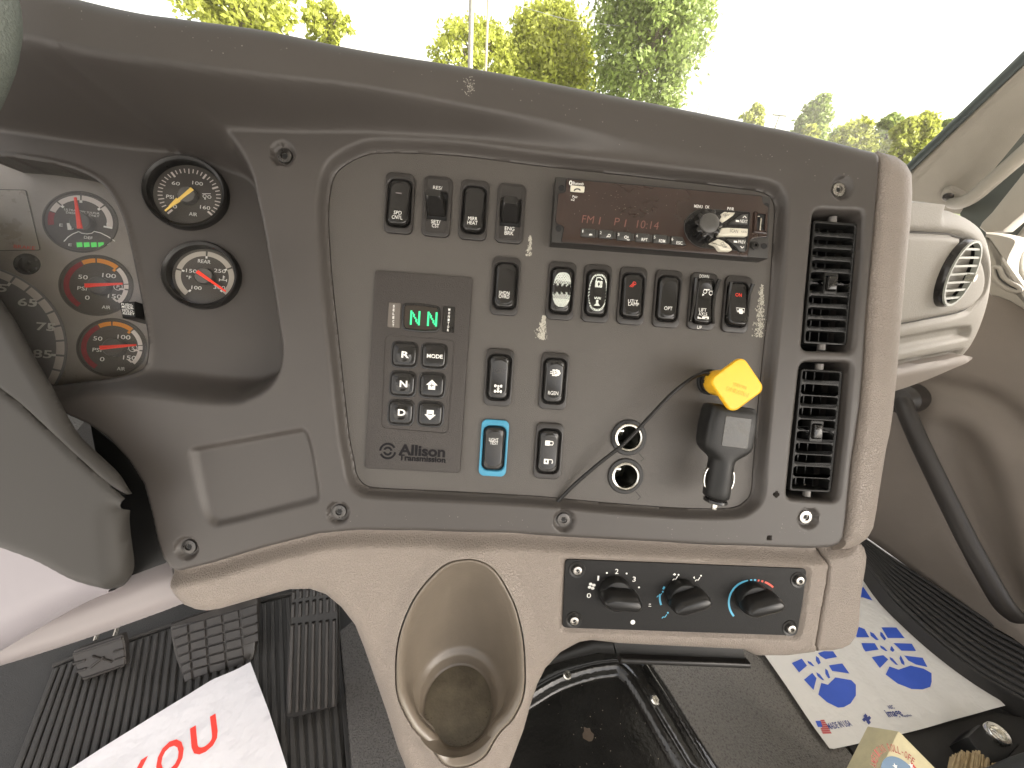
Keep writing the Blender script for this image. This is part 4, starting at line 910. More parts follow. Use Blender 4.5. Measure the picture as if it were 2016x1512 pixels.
for (x, y, s, wd) in ((325, 632, 'R', 20), (520, 643, 'MODE', 31), (313, 826, 'N', 20), (507, 835, '+', 0), (301, 1015, 'D', 20), (496, 1025, '-', 0)):
    c0 = A([(x, y)])[0]; sz = .0205
    fr = circ(1, 40); sq = np.sign(fr) * np.abs(fr) ** .42 * sz / 2
    part(sel, 'key_well', ringplate(c0 + sq * 1.16, c0 + sq * 1.0, ZS - .0004, ZS + .0006, .0004), M_GLOSS)
    rs = [z3(c0 + sq * .97, ZS - .0004), z3(c0 + sq * .97, ZS + .0006), z3(c0 + sq * .93, ZS + .0014)]
    dome = s in 'RND'
    for t in ((.8, .0016), (.68, .0017), (.6, .0018), (.5, .0026), (.36, .0032), (.2, .0036), (.001, .0037)) if dome else ((.8, .0017), (.5, .0018), (.001, .0019)):
        rs.append(z3(c0 + (sq if t[0] > .62 else fr * sz / 2) * t[0], ZS + t[1]))
    n = 40; V = np.vstack(rs); F = []
    for k in range(len(rs) - 1): F += strip(k * n, (k + 1) * n, n)
    kk = part(sel, 'key', (V, F), M_SWR, sharp=60, label='key marked ' + {'R': 'R', 'N': 'N', 'D': 'D', 'MODE': 'MODE', '+': 'with up arrow', '-': 'with down arrow'}[s])
    zt = ZS + (.0039 if dome else .0021)
    if len(s) > 1 or dome: gg = tpx(DASH, zt, s, *za([(x + 4, y)])[0], wd * (.75 if dome else 1), 13 if dome else 8, 0, .03)
    else:
        a_ = np.array([(0, 4.6), (4.6, .2), (2.8, .2), (2.8, -3.4), (-2.8, -3.4), (-2.8, .2), (-4.6, .2)]) * .0011
        gg = flat(c0 + (a_ if s == '+' else a_ * (1, -1)), zt)
        part(kk, 'symbol_stroke', join(line([c0 - (.0018, 0), c0 + (.0018, 0)], .0006, zt + .00015), line([c0 - (0, .0018), c0 + (0, .0018)], .0006, zt + .00015)) if s == '+' else line([c0 - (.0018, 0), c0 + (.0018, 0)], .0007, zt + .00015), M_DARK, root=sel)
    part(kk, 'lettering', gg, M_WHITE, root=sel)
M_EMB = mat('embossed_mark', (.006, .005, .006), .5, spec=.2)
lc = A([(213, 1270)])[0]
lg = [prism(np.vstack([arc(.0056, .0072, a, a + 150, 0, 20)[0][:21, :2], arc(.0056, .0074, a, a + 150, 0, 20)[0][21:, :2][::-1]]) + lc, ZS - .0002, ZS + .0003) for a in (30, 205)] + \
     [prism(np.vstack([arc(.0022, .0042, a, a + 150, 0, 16)[0][:17, :2], arc(.0022, .0040, a, a + 150, 0, 16)[0][17:, :2][::-1]]) + lc, ZS - .0002, ZS + .0003) for a in (10, 195)]
part(sel, 'emblem', join(*lg), M_EMB)
part(sel, 'lettering', join(tpx(DASH, ZS + .0001, 'Allison', *za([(440, 1268)])[0], 92, 22, 0, .035, ext=.0003), tpx(DASH, ZS + .0001, 'Transmission', *za([(442, 1320)])[0], 92, 12, 0, .035, ext=.0003)), M_EMB)

# ---------------------------------------------------------------- air vents in the fascia
def air_vent(name, label, corners, zface):
    cc = np.array([D(a, b, zface)[:2] for a, b in corners]); c = cc.mean(0)      # TL TR BR BL
    up = nrm((cc[0] + cc[1]) - (cc[2] + cc[3])); H = np.linalg.norm((cc[0] + cc[1]) / 2 - (cc[2] + cc[3]) / 2); Wd = (np.linalg.norm(cc[1] - cc[0]) + np.linalg.norm(cc[2] - cc[3])) / 2
    ang = math.atan2(up[1], up[0]) - math.pi / 2
    th = thing(name, label, 'air vent', DASH, (*c, zface), ang, group='long air vents at the right of the fascia')
    t = .0021; bt = .0022
    po = rrect(Wd, H, .0025, 4); pi = rrect(Wd - 2 * t, H - 2 * t, .0020, 4)
    local(th, 'frame', ringplate(po, pi, -.012, 0, .0007), M_BLACKM)
    local(th, 'shade_box', join(box(-Wd / 2 + .0006, Wd / 2 - .0006, -H / 2 + .0006, H / 2 - .0006, -.030, -.024)), M_DARK)
    rows = 10; ih = H - 2 * t; p = ih / rows; iw = Wd - 2 * t
    f = p * .30
    def bar(w, x0=0):
        o = []
        for sx, sy in ((1, 1), (-1, 1)):
            for k in range(5):
                a = k / 4 * math.pi / 2
                xx = w / 2 - f + f * math.sin(a); yy = bt / 2 * .75 + f - f * math.cos(a)
                o.append((sx, xx, yy, k))
        R = [(x0 + xx, yy) for s_, xx, yy, k in o if s_ == 1]; Lf = [(x0 - xx, yy) for s_, xx, yy, k in o if s_ == -1]
        up_ = Lf[::-1] + R; dn = [(x, -y) for x, y in up_[::-1]]
        return ccw(np.array(up_ + dn))
    me = None
    for k in range(1, rows):
        y = -ih / 2 + k * p
        if k == 5: continue
        g = prism(bar(iw), -.010, -.0004, .0006)
        if me is None: o = local(th, 'slat', g, M_BLACKM); me = o; o.location = (0, y, 0)
        else:
            o = me.copy(); S.collection.objects.link(o); o.location = (0, y, 0)
    kw = iw * .30
    for sx in (-1, 1):
        xc = sx * (kw / 2 + (iw / 2 - kw / 2) / 2); o = local(th, 'slat', prism(bar(iw / 2 - kw / 2 + .0001, xc), -.010, -.0005, .0006), M_BLACKM)
    local(th, 'knob_surround', ringplate(rrect(kw + .0016, 2 * p - bt * .9, .001, 3), rrect(kw - .0016, p * 1.25, .0012, 3), -.010, .0004, .0005), M_BLACKM)
    local(th, 'adjuster_knob', prism(rrect(kw - .0024, p * 1.15, .0010, 3), -.006, .0030, .0010, 3, zf=lambda x, y: -.0012 * np.exp(-(y / .002) ** 2)), M_GLOSS)
    for sy in (-1, 1): local(th, 'pivot_pin', tube([(0, sy * H / 2, -.004), (0, sy * (H / 2 + .0055), -.004)], .0034, 12), mat('pivot_metal', (.16, .15, .14), .4))
    for xx in np.linspace(-iw * .36, iw * .36, 4): local(th, 'rear_vane', box(xx - .0005, xx + .0005, -ih / 2, ih / 2, -.022, -.013), M_BLACKM)
    return th
air_vent('air_vent', 'upper black slatted air vent with small centre adjuster, beside the radio', zz(1480, 300, 3.149, [(388, 443), (655, 418), (592, 1198), (318, 1182)]), .003)
air_vent('air_vent', 'lower black slatted air vent with small centre adjuster, above the fascia screw', zz(1480, 680, 2.908, [(285, 135), (523, 145), (452, 852), (218, 822)]), .004)
# dark plenum boxes behind the vents are part of the fascia
for v in (ventA, ventB):
    part(fas, 'vent_duct', prism(inset(ccw(v), -.001), -.040, -.030), M_DARK)

# ---------------------------------------------------------------- power sockets
for i, (c, lb) in enumerate(zip(sock, ('upper open power socket with chrome rim, crossed by the black cable', 'lower open power socket with chrome rim, below the crossed one'))):
    th = thing('power_socket', lb, 'power socket', DASH, (*c, 0), group='power sockets low on the switch panel')
    local(th, 'collar', lathe([(.0164, 0), (.0166, .0010), (.0160, .0018), (.0132, .0019), (.0128, .0008)], 40), M_BLACK)
    local(th, 'rim', lathe([(.0129, .0004), (.0128, .0018), (.0120, .0023), (.0108, .0019), (.0104, .0006), (.0103, -.002)], 40), M_CHROME)
    local(th, 'barrel', lathe([(.0104, .0006), (.0103, -.030), (.00001, -.030)], 32), mat('socket_barrel', (.05, .05, .04), .35, metal=.8))
    local(th, 'contact_clip', box(-.0075, -.0030, .0040, .0062, -.012, -.004, .0008), M_CHROME)
    local(th, 'centre_contact', lathe([(.003, -.030), (.003, -.024), (.00001, -.023)], 14), M_CHROME)
    a = .0; local(th, 'moulded_tab', line([(.0108, -.0140), (.0160, -.0190), (.0135, -.0215)], .0006, .0002), M_DARK)

# ---------------------------------------------------------------- yellow parking brake knob
b0 = D(1396, 752, 0)[:2]
kb = thing('parking_brake_knob', 'bright yellow diamond-shaped brake knob pulled out on its stem', 'knob', DASH, (*b0, 0))
part(kb, 'mounting_collar', lathe([(.0118, 0), (.0118, .0022), (.0108, .0030), (.0092, .0030), (.0086, .0004)], 36, b0), M_DARK)
part(kb, 'shaft', lathe([(.0052, 0), (.0052, .012), (.006, .016)], 20, b0), M_STEEL)
zy = lambda L: zz(1350, 690, 10.8, L)
st = [(.0098, .008), (.0112, .010), (.0117, .016), (.0118, .026), (.0122, .034)]
part(kb, 'stem_cup', lathe([(.0088, .0095), (.0098, .0085)] + st, 36, b0 + (.0003, -.0002)), M_YEL)
part(kb, 'stem_notch', box(b0[0] - .0117, b0[0] - .0098, b0[1] - .0012, b0[1] + .0015, .0084, .0116), M_DARK)
fp = np.array([D(a, b, .0415)[:2] for a, b in zy([(1215, 160), (1680, 850), (985, 1305), (540, 600)])])
fc = fp.mean(0); hw_ = np.mean([np.linalg.norm(q - fc) for q in fp]) * 1.16
a0 = math.radians(-62 + 90)
sqp = np.array([(hw_ * math.cos(a0 + k * math.pi / 2 ), hw_ * math.sin(a0 + k * math.pi / 2)) for k in range(4)])
e1 = nrm(fp[1] - fp[0]); rotk = math.atan2(e1[1], e1[0])
Sd = (np.linalg.norm(D(*zy([(1330, 190)])[0], .0415)[:2] - D(*zy([(1680, 800)])[0], .0415)[:2])) + .004
W1, H1 = Sd * 1.08, Sd * 1.08
R0 = rrect(W1, H1, .0062, 7)
k_, s_ = math.cos(rotk), math.sin(rotk); R0 = np.column_stack([R0[:, 0] * k_ - R0[:, 1] * s_, R0[:, 0] * s_ + R0[:, 1] * k_])
rs = []; cir = b0 + circ(.0121, 1)[:1] * 0
for sc, z in ((.62, .0335), (.86, .0345), (.95, .0358), (.99, .0375), (1.0, .0395), (.99, .0408), (.965, .0416), (.945, .0414), (.93, .0411)): rs.append(z3(fc + R0 * sc, z))
n = len(R0); V = np.vstack(rs); F = []
for k in range(len(rs) - 1): F += strip(k * n, (k + 1) * n, n)
F.append([len(V) - n + i for i in range(n)]); F.append(list(range(n - 1, -1, -1)))
# lean the throat of the cup to the head centre
part(kb, 'diamond_head', (V, F), M_YEL)
part(kb, 'throat', tube([(b0[0], b0[1], .026), (b0[0] * .6 + fc[0] * .4, b0[1] * .6 + fc[1] * .4, .032), (fc[0], fc[1], .036)], [.0118, .0122, .0125], 32), M_YEL)
M_YEL2 = mat('yellow_emboss', (.80, .42, .02), .3)
part(kb, 'embossed_lettering', join(tpx(DASH, .0411, 'PARKING', *zy([(1100, 880)])[0], 46, 9, 166, .01, ext=.0003), tpx(DASH, .0411, 'BRAKE', *zy([(1150, 755)])[0], 28, 6.5, 166, .01, ext=.0003)), M_YEL2)

# ---------------------------------------------------------------- hanging phone charger and its cable
zc_ = lambda L: zz(1060, 680, 4.2, L)
ZH = .026
top_ = D(*zc_([(1580, 500)])[0], ZH); tip = D(*zc_([(1450, 1360)])[0], ZH); ax = top_ - tip; Lc = np.linalg.norm(ax[:2]); ang = math.atan2(ax[1], ax[0]) - math.pi / 2
chg = thing('phone_charger', 'black twelve-volt phone charger hanging below the yellow knob, metal tip down', 'charger', DASH, tuple(tip), ang)
prof = [(0, .0), (.0105, .0), (.0106, .004)]
Lk = Lc
def sec(w, d, n=32, e=3.0):
    a = np.arange(n) * 2 * math.pi / n; return np.column_stack([np.sign(np.cos(a)) * np.abs(np.cos(a)) ** (2 / e) * w / 2, np.sign(np.sin(a)) * np.abs(np.sin(a)) ** (2 / e) * d / 2])
def loft(secs, n=32):
    V = []; F = []
    for (y, w, d, e) in secs: s2 = sec(w, d, n, e); V.append(np.column_stack([s2[:, 0], np.full(n, y), s2[:, 1]]))
    for k in range(len(secs) - 1): F += [[q[0], q[3], q[2], q[1]] for q in strip(k * n, (k + 1) * n, n)]
    F.append(list(range(n))); F.append([(len(secs) - 1) * n + n - 1 - i for i in range(n)])
    return np.vstack(V), F
u = Lk / .0965
local(chg, 'handle_body', loft([(.0125 * u, .0195, .0195, 2), (.0135 * u, .0212, .0212, 2), (.020 * u, .0215, .0215, 2), (.044 * u, .0205, .0205, 2), (.0475 * u, .0215, .021, 2), (.050 * u, .026, .021, 2.4), (.0545 * u, .037, .022, 3), (.058 * u, .0415, .0225, 4), (.063 * u, .0432, .023, 5), (.080 * u, .0425, .023, 6), (.0905 * u, .0405, .023, 6), (.0955 * u, .0385, .0215, 5), (.0968 * u, .0350, .018, 4)]), M_BLACKM, sharp=50)
local(chg, 'retaining_ring', loft([(.0070 * u, .0165, .0165, 2), (.0078 * u, .0190, .0190, 2), (.0098 * u, .0188, .0188, 2), (.0108 * u, .0160, .0160, 2), (.0126 * u, .0190, .0190, 2)]), M_GLOSS)
local(chg, 'tip_contact', loft([(0, .0036, .0036, 2), (.0008, .0048, .0048, 2), (.0072 * u, .0048, .0048, 2)], 20), M_CHROME)
local(chg, 'label_recess', prism(rrect(.0225, .0255, .001, 3, (.002, .0745 * u)), .0108, .0119, .0003, 1), mat('worn_label', (.045, .043, .036), .25, .1, 900, .4, 120))
for sx in (-1, 1):
    P_ = [(sx * (.0100 + .0032 * math.cos(t)), .029 * u + .0085 * math.sin(t), 0) for t in np.linspace(-1.5, 1.5, 13)]
    local(chg, 'spring_contact', tube(P_, .00065, 6, flat=2.5), M_CHROME)
cab = [D(1098, 988, .002), D(1130, 955, .006), D(1180, 912, .011), D(1230, 872, .015), D(1275, 825, .018), D(1320, 778, .020), D(1352, 752, .020), D(1372, 740, .018), D(1392, 736, .014), D(1412, 742, .009), D(1425, 752, .004)]
solo('charger_cable', tube(spl(np.array(cab), 8, False), .0017, 10), M_BLACK, DASH, 'thin black cable sagging from behind the yellow knob to the panel edge', 'cable')
cab2 = [D(1412, 742, .009), D(1440, 752, .016), D(1447, 775, .022), D(1437, 800, ZH)]

# ---------------------------------------------------------------- heater controls
zh = lambda L: zz(1130, 1100, 4.289, L)
ZV = -.0005
hvp = inset(hv, .0012)
hvc = thing('heater_control_panel', 'flat black heater control plate with three pointer knobs and four corner screws', 'control panel', DASH, (*hvp.mean(0), 0))
M_HV = mat('heater_plate', (.010, .0096, .0092), .5, .4, 1400, .2, 200, spec=.25)
part(hvc, 'plate', prism(hvp, ZV - .003, ZV + .0008, .0004, 1), M_HV)
ZT = ZV + .0009
Hc = lambda x, y, z=ZT: D(*zh([(x, y)])[0], z)[:2]
for x, y in ((27, 92), (0, 515), (1895, 178), (1825, 585)):
    q = Hc(x, y); part(hvc, 'screw_cup', lathe([(.0078, ZT), (.0076, ZT + .0005), (.0060, ZT + .0004), (.0052, ZT - .0003)], 26, q), M_BLACK)
    torx_screw(hvc, q[0], q[1], ZT + .0012, .0042, M_STEEL)
for nm, bx, by, Rb, ptr, lb in (('fan_knob', 345, 278, .0152, -4, 'fan speed knob'), ('airflow_knob', 905, 300, .0150, 20, 'airflow direction knob'), ('temperature_knob', 1490, 318, .0152, 17, 'temperature knob')):
    c0 = Hc(bx, by)
    kn = part(hvc, nm, lathe([(Rb, ZT), (Rb, ZT + .006), (Rb * .93, ZT + .0085), (Rb * .88, ZT + .0088), (.00001, ZT + .0080)], 44, c0), M_BLACKM, label=lb)
    part(kn, 'knob_rim', tube([(c0[0] + Rb * .90 * math.cos(a), c0[1] + Rb * .90 * math.sin(a), ZT + .0088) for a in np.linspace(0, 2 * math.pi, 41)], .0005, 6, False), M_BLACKM, root=hvc)
    # the raised finger bar: wide, with a blunt right end and a pointed left end
    a = math.radians(ptr); Lb = .0190
    def bar_(s, zc, wid): 
        o = np.array([(-Lb * .86 * s, .000), (-Lb * .50 * s, wid * .92), (0, wid), (Lb * .70 * s, wid), (Lb * .98 * s, wid * .35), (Lb * 1.0 * s, -wid * .4), (Lb * .75 * s, -wid), (0, -wid), (-Lb * .5 * s, -wid * .95)])
        return z3(ccw(spl(o, 4)), zc)
    rs = [bar_(.96, ZT + .0068, .0088), bar_(1, ZT + .0085, .0088), bar_(1, ZT + .0135, .0080), bar_(.98, ZT + .0180, .0066), bar_(.93, ZT + .0205, .0050), bar_(.84, ZT + .0218, .0030)]
    n = len(rs[0]); V = np.vstack(rs); F = []
    for k in range(len(rs) - 1): F += strip(k * n, (k + 1) * n, n)
    F.append([len(V) - n + i for i in range(n)]); g = rotz((V, F), a); g = move(g, (*c0, 0))
    part(kn, 'finger_bar', g, mat('knob_satin', (.013, .0125, .012), .3, spec=.4), root=hvc, sharp=70)
def htx(s, x, y, w, h): return tpx(DASH, ZT, s, *zh([(x, y)])[0], w / 4.289, h / 4.289)
wh = [htx('0', 126, 311, 36, 40), htx('1', 205, 165, 14, 42), htx('2', 362, 107, 28, 42), htx('3', 508, 173, 27, 42), flat(circ(.0009, 10, Hc(278, 120)), ZT), flat(circ(.0009, 10, Hc(445, 125)), ZT), flat(circ(.0009, 10, Hc(549, 242)), ZT), flat(circ(.0022, 14, Hc(497, 536)), ZT)]
c0 = Hc(150, 232)
for k in range(4):
    a = k * math.pi / 2 + .5; wh.append(flat(circ(.0017, 10, c0 + np.array((math.cos(a), math.sin(a))) * .0022, .0014), ZT))
def man(x, y, s=1):
    q = Hc(x, y); p = lambda *L: [q + np.array(v) * .001 * s for v in L]
    return [line(p((-2.6, -3), (-1.6, -1.6), (.2, -1.8), (1.8, 1)), .0008, ZT), flat(circ(.0009, 8, p((2.6, 2.6))[0]), ZT)]
wh += man(858, 158) + [flat([Hc(835, 135), Hc(850, 120), Hc(862, 134), Hc(850, 142)], ZT)] + man(1048, 165) + [flat([Hc(1005, 160), Hc(1018, 148), Hc(1022, 172)], ZT)]
wh += [line([Hc(632, 383), Hc(650, 384)], .0005, ZT), line([Hc(630, 400), Hc(652, 402)], .0005, ZT)]
part(hvc, 'white_markings', join(*wh), M_WHITE)
cm = Hc(905, 318); rm = np.linalg.norm(Hc(725, 340) - cm)
bl_ = [line([cm + rm * np.array((math.cos(math.radians(a)), math.sin(math.radians(a)))) for a in np.linspace(176, 206, 8)], .0018, ZT), line([Hc(765, 236), Hc(752, 258)], .0018, ZT)] + man(725, 300) + man(768, 478)
ct = Hc(1490, 345); rt = np.linalg.norm(Hc(1312, 385) - ct)
aa = lambda x, y: math.degrees(math.atan2(*(Hc(x, y) - ct)[::-1]))
def arcl(p0, p1, wdt=.0019):
    a0, a1 = aa(*p0), aa(*p1); 
    if a0 < 0: a0 += 360
    if a1 < 0: a1 += 360
    r0, r1 = np.linalg.norm(Hc(*p0) - ct), np.linalg.norm(Hc(*p1) - ct)
    return line([ct + (r0 + (r1 - r0) * t) * np.array((math.cos(math.radians(a0 + (a1 - a0) * t)), math.sin(math.radians(a0 + (a1 - a0) * t)))) for t in np.linspace(0, 1, 24)], wdt, ZT)
bl_ += [arcl((1350, 485), (1470, 187)), arcl((1488, 183), (1505, 181)), arcl((1520, 181), (1538, 181))]
part(hvc, 'blue_markings', join(*bl_), M_BLUE)
part(hvc, 'red_markings', join(arcl((1552, 183), (1566, 185)), arcl((1582, 188), (1598, 193)), arcl((1612, 198), (1682, 242))), mat('warm_red_print', (.78, .10, .06), .5))
# ---------------------------------------------------------------- the rest of the cab
YAW = math.radians(20); LAT = np.array((math.cos(YAW), math.sin(YAW), 0)); FWD = np.array((-math.sin(YAW), math.cos(YAW), 0)); UP = np.array((0, 0, 1.))
FZ = CAM[2] - .80
FLOOR = Frame((0, 0, FZ), (1, 0, 0), (0, 1, 0))
FT = Frame((0, 0, FZ), LAT, FWD)
def tr(fr, pts, z=0.0): return fr.poly(pts, z)
M_RUB = mat('floor_rubber', (.030, .028, .026), .55, .5, 700, .2, 18)
M_RUBP = mat('pedal_rubber', (.034, .030, .027), .42, .3, 900, .25, 30)
M_VINYL = mat('floor_vinyl', (.15, .14, .125), .33, 1.0, 420, .30, 330)
M_TUN = mat('black_painted_steel', (.010, .0098, .009), .13, .08, 160, .3, 25)

def taper(dep, fr=DASH, k=1.04):
    cl = fr.L(CAM)
    def f(x, y, z):
        v = np.array((x, y, z)) - cl; return v / abs(v[2]) * dep * (k, k, 1)
    return f
# steering column shroud, in two halves that meet at the dark seam
seam_px = [(-220, 600), (-90, 697), (0, 767), (45, 802), (149, 899), (243, 982), (284, 1014)]
up_px = [(286, 1013), (257, 968), (236, 934), (208, 906), (163, 864), (139, 829), (113, 780), (98, 752), (69, 704), (34, 638), (0, 587), (-80, 470), (-220, 330)]
ZQ = .045
su, se = spl(silh(DASH, up_px, ZQ, .007, -1), 4, False), spl(DASH.poly(seam_px, ZQ), 4, False)
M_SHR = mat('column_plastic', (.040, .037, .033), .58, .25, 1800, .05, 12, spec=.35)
M_SHR2 = mat('column_tan_plastic', (.17, .155, .14), .42, .25, 1600, .05, 10)
col = thing('steering_column_shroud', 'two-part olive-grey steering column shroud cutting across the lower left of the instruments', 'column shroud', DASH, (*D(150, 1000, ZQ)[:2], ZQ))
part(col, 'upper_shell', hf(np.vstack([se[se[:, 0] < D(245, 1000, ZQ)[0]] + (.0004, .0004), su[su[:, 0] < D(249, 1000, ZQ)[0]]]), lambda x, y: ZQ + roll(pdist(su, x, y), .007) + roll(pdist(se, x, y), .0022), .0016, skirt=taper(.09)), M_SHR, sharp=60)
lo_px = [(257, 1000), (255, 1020), (258, 1055), (264, 1100), (262, 1126), (250, 1146), (222, 1160), (194, 1156), (139, 1140), (69, 1104), (0, 1078), (-120, 1035), (-260, 1000)]
un_px = [(246, 1150), (222, 1164), (180, 1181), (139, 1202), (70, 1241), (0, 1282), (-120, 1351), (-260, 1431)]
lo = spl(silh(DASH, lo_px, ZQ, np.interp([p[0] for p in lo_px], [0, 170, 262], [.016, .016, .014])), 4, False)
_lc = D(244, 990, ZQ)[0]; se2 = se[se[:, 0] < _lc] - (.0006, .0006); lo = lo[lo[:, 1] < se2[-1][1] - .004]
lower_edge = lo[::-1]
def lowz(x, y):
    R = np.interp(x, [D(0, 756, .0)[0], D(170, 756, .02)[0], D(262, 756, .035)[0]], [.016, .016, .014])
    d = pdist(lo, x, y); d = np.clip(d, 0, R); return ZQ + np.sqrt(np.maximum(R * R - (R - d) ** 2, 0)) - R + roll(pdist(se2, x, y), .0022)
part(col, 'lower_shell', hf(np.vstack([se2, lo]), lowz, .003, skirt=taper(.05)), M_SHR, sharp=70)
un = spl(silh(DASH, un_px, ZQ - .012, .030), 4, False); M_UNDERLIT = mat('painted_underside_light', (.27, .248, .262), .45, .15, 1500, .04, 10)  # lilac-pale colour paints the light on the shroud's underside
ut = DASH.poly([(-260, 960), (-100, 1010), (0, 1050), (100, 1090), (200, 1130), (246, 1135)], ZQ - .014)
part(col, 'painted_lit_underside', hf(np.vstack([ut, un]), lambda x, y: ZQ - .012 + roll(pdist(un, x, y), .030), .003, skirt=taper(.05)), M_UNDERLIT, sharp=70)
part(col, 'column_gap_block', prism(DASH.poly([(170, 830), (240, 885), (292, 965), (322, 1060), (345, 1130), (330, 1180), (250, 1190), (200, 1000)], -.03), -.06, -.03, .006), M_BLACKM)  # black block filling the gap between shroud and fascia
cab_kn = spl(silh(DASH, [(382, 1183), (360, 1189), (290, 1215), (150, 1264), (0, 1311), (-150, 1350), (-400, 1400)], -.020, .020), 4, False)
kt_ = DASH.poly([(-400, 1100), (-100, 1080), (120, 1060), (250, 1040), (330, 1090), (375, 1140)], -.032)
def kneez(x, y):
    d = pdist(cab_kn, x, y); return -.020 + roll(d, .020) - .020 * sst((d - .028) / .035)
kn_ = thing('knee_panel', 'smooth tan knee panel under the steering column, with pale light painted into its colour', 'trim panel', DASH, (*D(100, 1220, -.03)[:2], -.03))
part(kn_, 'panel_shell', hf(np.vstack([cab_kn, kt_]), kneez, .003, skirt=(0, 0, -.03)), mat('painted_lit_knee', (.26, .232, .228), .45, .15, 1500, .04, 10), sharp=70)  # tan panel coloured paler to carry the lilac light on it
# steering wheel: only its padded rim reaches into the picture
wz = .155
wp = [D(a - 32, b, z) for a, b, z in ((-16, 60, .165), (-28, 110, .165), (-62, 190, .16), (-130, 290, .155), (-260, 400, .15), (-450, 470, .14), (-700, 430, .13), (-820, 200, .13), (-800, -100, .14), (-600, -300, .15), (-330, -330, .16), (-120, -210, .165), (-30, -60, .165), (-12, 10, .165))]
wr = spl(np.array(wp), 6)
whl = thing('steering_wheel', 'grey-green padded steering wheel rim at the top left corner', 'steering wheel', DASH, tuple(wr.mean(0)))
part(whl, 'rim', tube(np.vstack([wr, wr[:1]]), .0118, 16, False), mat('wheel_rim_rubber', (.13, .145, .125), .6, .7, 900, .1, 50))
hubp = wr.mean(0); part(whl, 'wheel_hub', lathe([(.001, hubp[2] + .004), (.026, hubp[2] + .003), (.03, hubp[2] - .003), (.02, hubp[2] - .008)], 32, hubp[:2]), M_BLACKM)
for k in (36, 44): part(whl, 'spoke', tube([wr[k], hubp * .5 + wr[k] * .5 - (0, 0, .002), hubp - (0, 0, .002)], [.010, .009, .012], 10), M_BLACKM)

# ---------------------------------------------------------------- floor
fl = solo('cab_floor', box(-.92, 1.35, -1.0, 1.25, -.03, 0), mat('dark_floor_mat', (.022, .021, .020), .5, .8, 500, .2, 12, kind='leather'), FT, kind='structure')
fw = solo('firewall', prism([(-1.3, -.1), (1.4, -.1), (1.4, .60), (-1.3, .60)], -.03, 0), mat('firewall_black', (.012, .012, .011), .7, .8, 120, .4, 30), Frame(FT.W((0, 1.02, 0)), LAT, UP), kind='structure')
# ribbed driver's mat
mt_px = [(106, 1307), (160, 1285), (245, 1259), (332, 1229), (420, 1204), (509, 1181), (565, 1167), (640, 1150), (668, 1150), (672, 1330), (680, 1512), (688, 1700), (-40, 1700), (28, 1512)]
mo = tr(FLOOR, mt_px, .006)
matt = thing('ribbed_floor_mat', "black ribbed rubber floor mat in the driver's footwell, under the pedals", 'floor mat', FLOOR, (*mo.mean(0), 0))
part(matt, 'mat_sheet', prism(mo, .001, .006, .002, 1), M_RUB)
topx_ = [p for p in mt_px[:8]]
def mtop(x): return np.interp(x, [p[0] for p in topx_], [p[1] for p in topx_])
NR = 37
for i in range(NR):
    t = i / (NR - 1); xt = 112 + t * 545; xb = 18 + t * 675; yt = mtop(xt) + 12
    a, b = FLOOR.P(xt, yt, .006)[:2], FLOOR.P(xb, 1560, .006)[:2]
    wd = FLOOR.scale(400, 1400) * 11.0; n_ = nrm((b - a)[::-1] * (1, -1)) * wd / 2
    part(matt, 'rib', prism([a - n_ * .8, b - n_, b + n_, a + n_ * .8], .0055, .0105, .0015, 1), M_RUB)
e_ = tr(FLOOR, [(p[0], p[1] + 4) for p in topx_], .006)
part(matt, 'edge_rib', tube(z3(e_, .008), .004, 8), M_RUB)

# pedals
def plane_at(px, py, dep, x, y): return Frame(CAM + ray(px, py) * dep, x, y)
BRK = plane_at(420, 1260, .66, LAT, FWD * .75 + UP * .65)
bo = ccw(spl(BRK.poly([(334, 1236), (345, 1226), (420, 1200), (500, 1176), (506, 1200), (503, 1260), (497, 1300), (470, 1322), (420, 1338), (384, 1350), (370, 1350), (357, 1330), (342, 1286)]), 3))
brk = thing('brake_pedal', 'worn black rubber brake pedal with a square block tread, above the white YOU paper', 'pedal', BRK, (*bo.mean(0), 0))
part(brk, 'pad', prism(bo, -.018, 0, .004, 2), M_RUBP)
part(brk, 'arm', tube([(*bo.mean(0), -.012), (bo.mean(0)[0] + .01, bo.mean(0)[1] + .05, -.05), (bo.mean(0)[0] + .03, bo.mean(0)[1] + .20, -.06)], .014, 12), M_BLACKM)
def bl(u, v):   # pixel grid of the tread: u 0..5 across, v 0..8 down
    xt, xb = np.interp(u, [0, 1, 2, 3, 4, 5], [330, 368, 402, 435, 468, 506]), np.interp(u, [0, 1, 2, 3, 4, 5], [366, 380, 412, 447, 483, 512])
    t = v / 7.5; return (xt + (xb - xt) * t, 1222 + t * 132 - (xt - 330) * .30 + (xt - 330) * .04 * t)
blk = []
for u in range(5):
    for v in range(-1, 8):
        q = [BRK.P(*bl(u + a * (.90 if a else 1) + .10, v + b * .86 + .08), 0)[:2] for a, b in ((0, 0), (1, 0), (1, 1), (0, 1))]
        cc = np.mean(q, 0)
        if sdf(bo, np.array([cc[0]]), np.array([cc[1]]))[0][0] < .006: continue
        q = np.array(q)
        part(brk, 'tread_block', prism(q, -.001, .0032, .0010, 1), M_RUBP)
CLT = plane_at(195, 1292, .63, LAT, FWD * .6 + UP * .8)
zq = lambda L: zz(100, 1120, 6.72, L)
co = CLT.poly(zq([(295, 1090), (945, 875), (975, 1000), (990, 1290), (445, 1480), (350, 1400), (280, 1180)]))
clt = thing('clutch_pedal_pad', 'small ribbed metal and rubber pedal pad at the left of the footwell', 'pedal', CLT, (*co.mean(0), 0))
part(clt, 'pad', prism(fillet(co, .003), -.012, 0, .002, 1), M_RUBP)
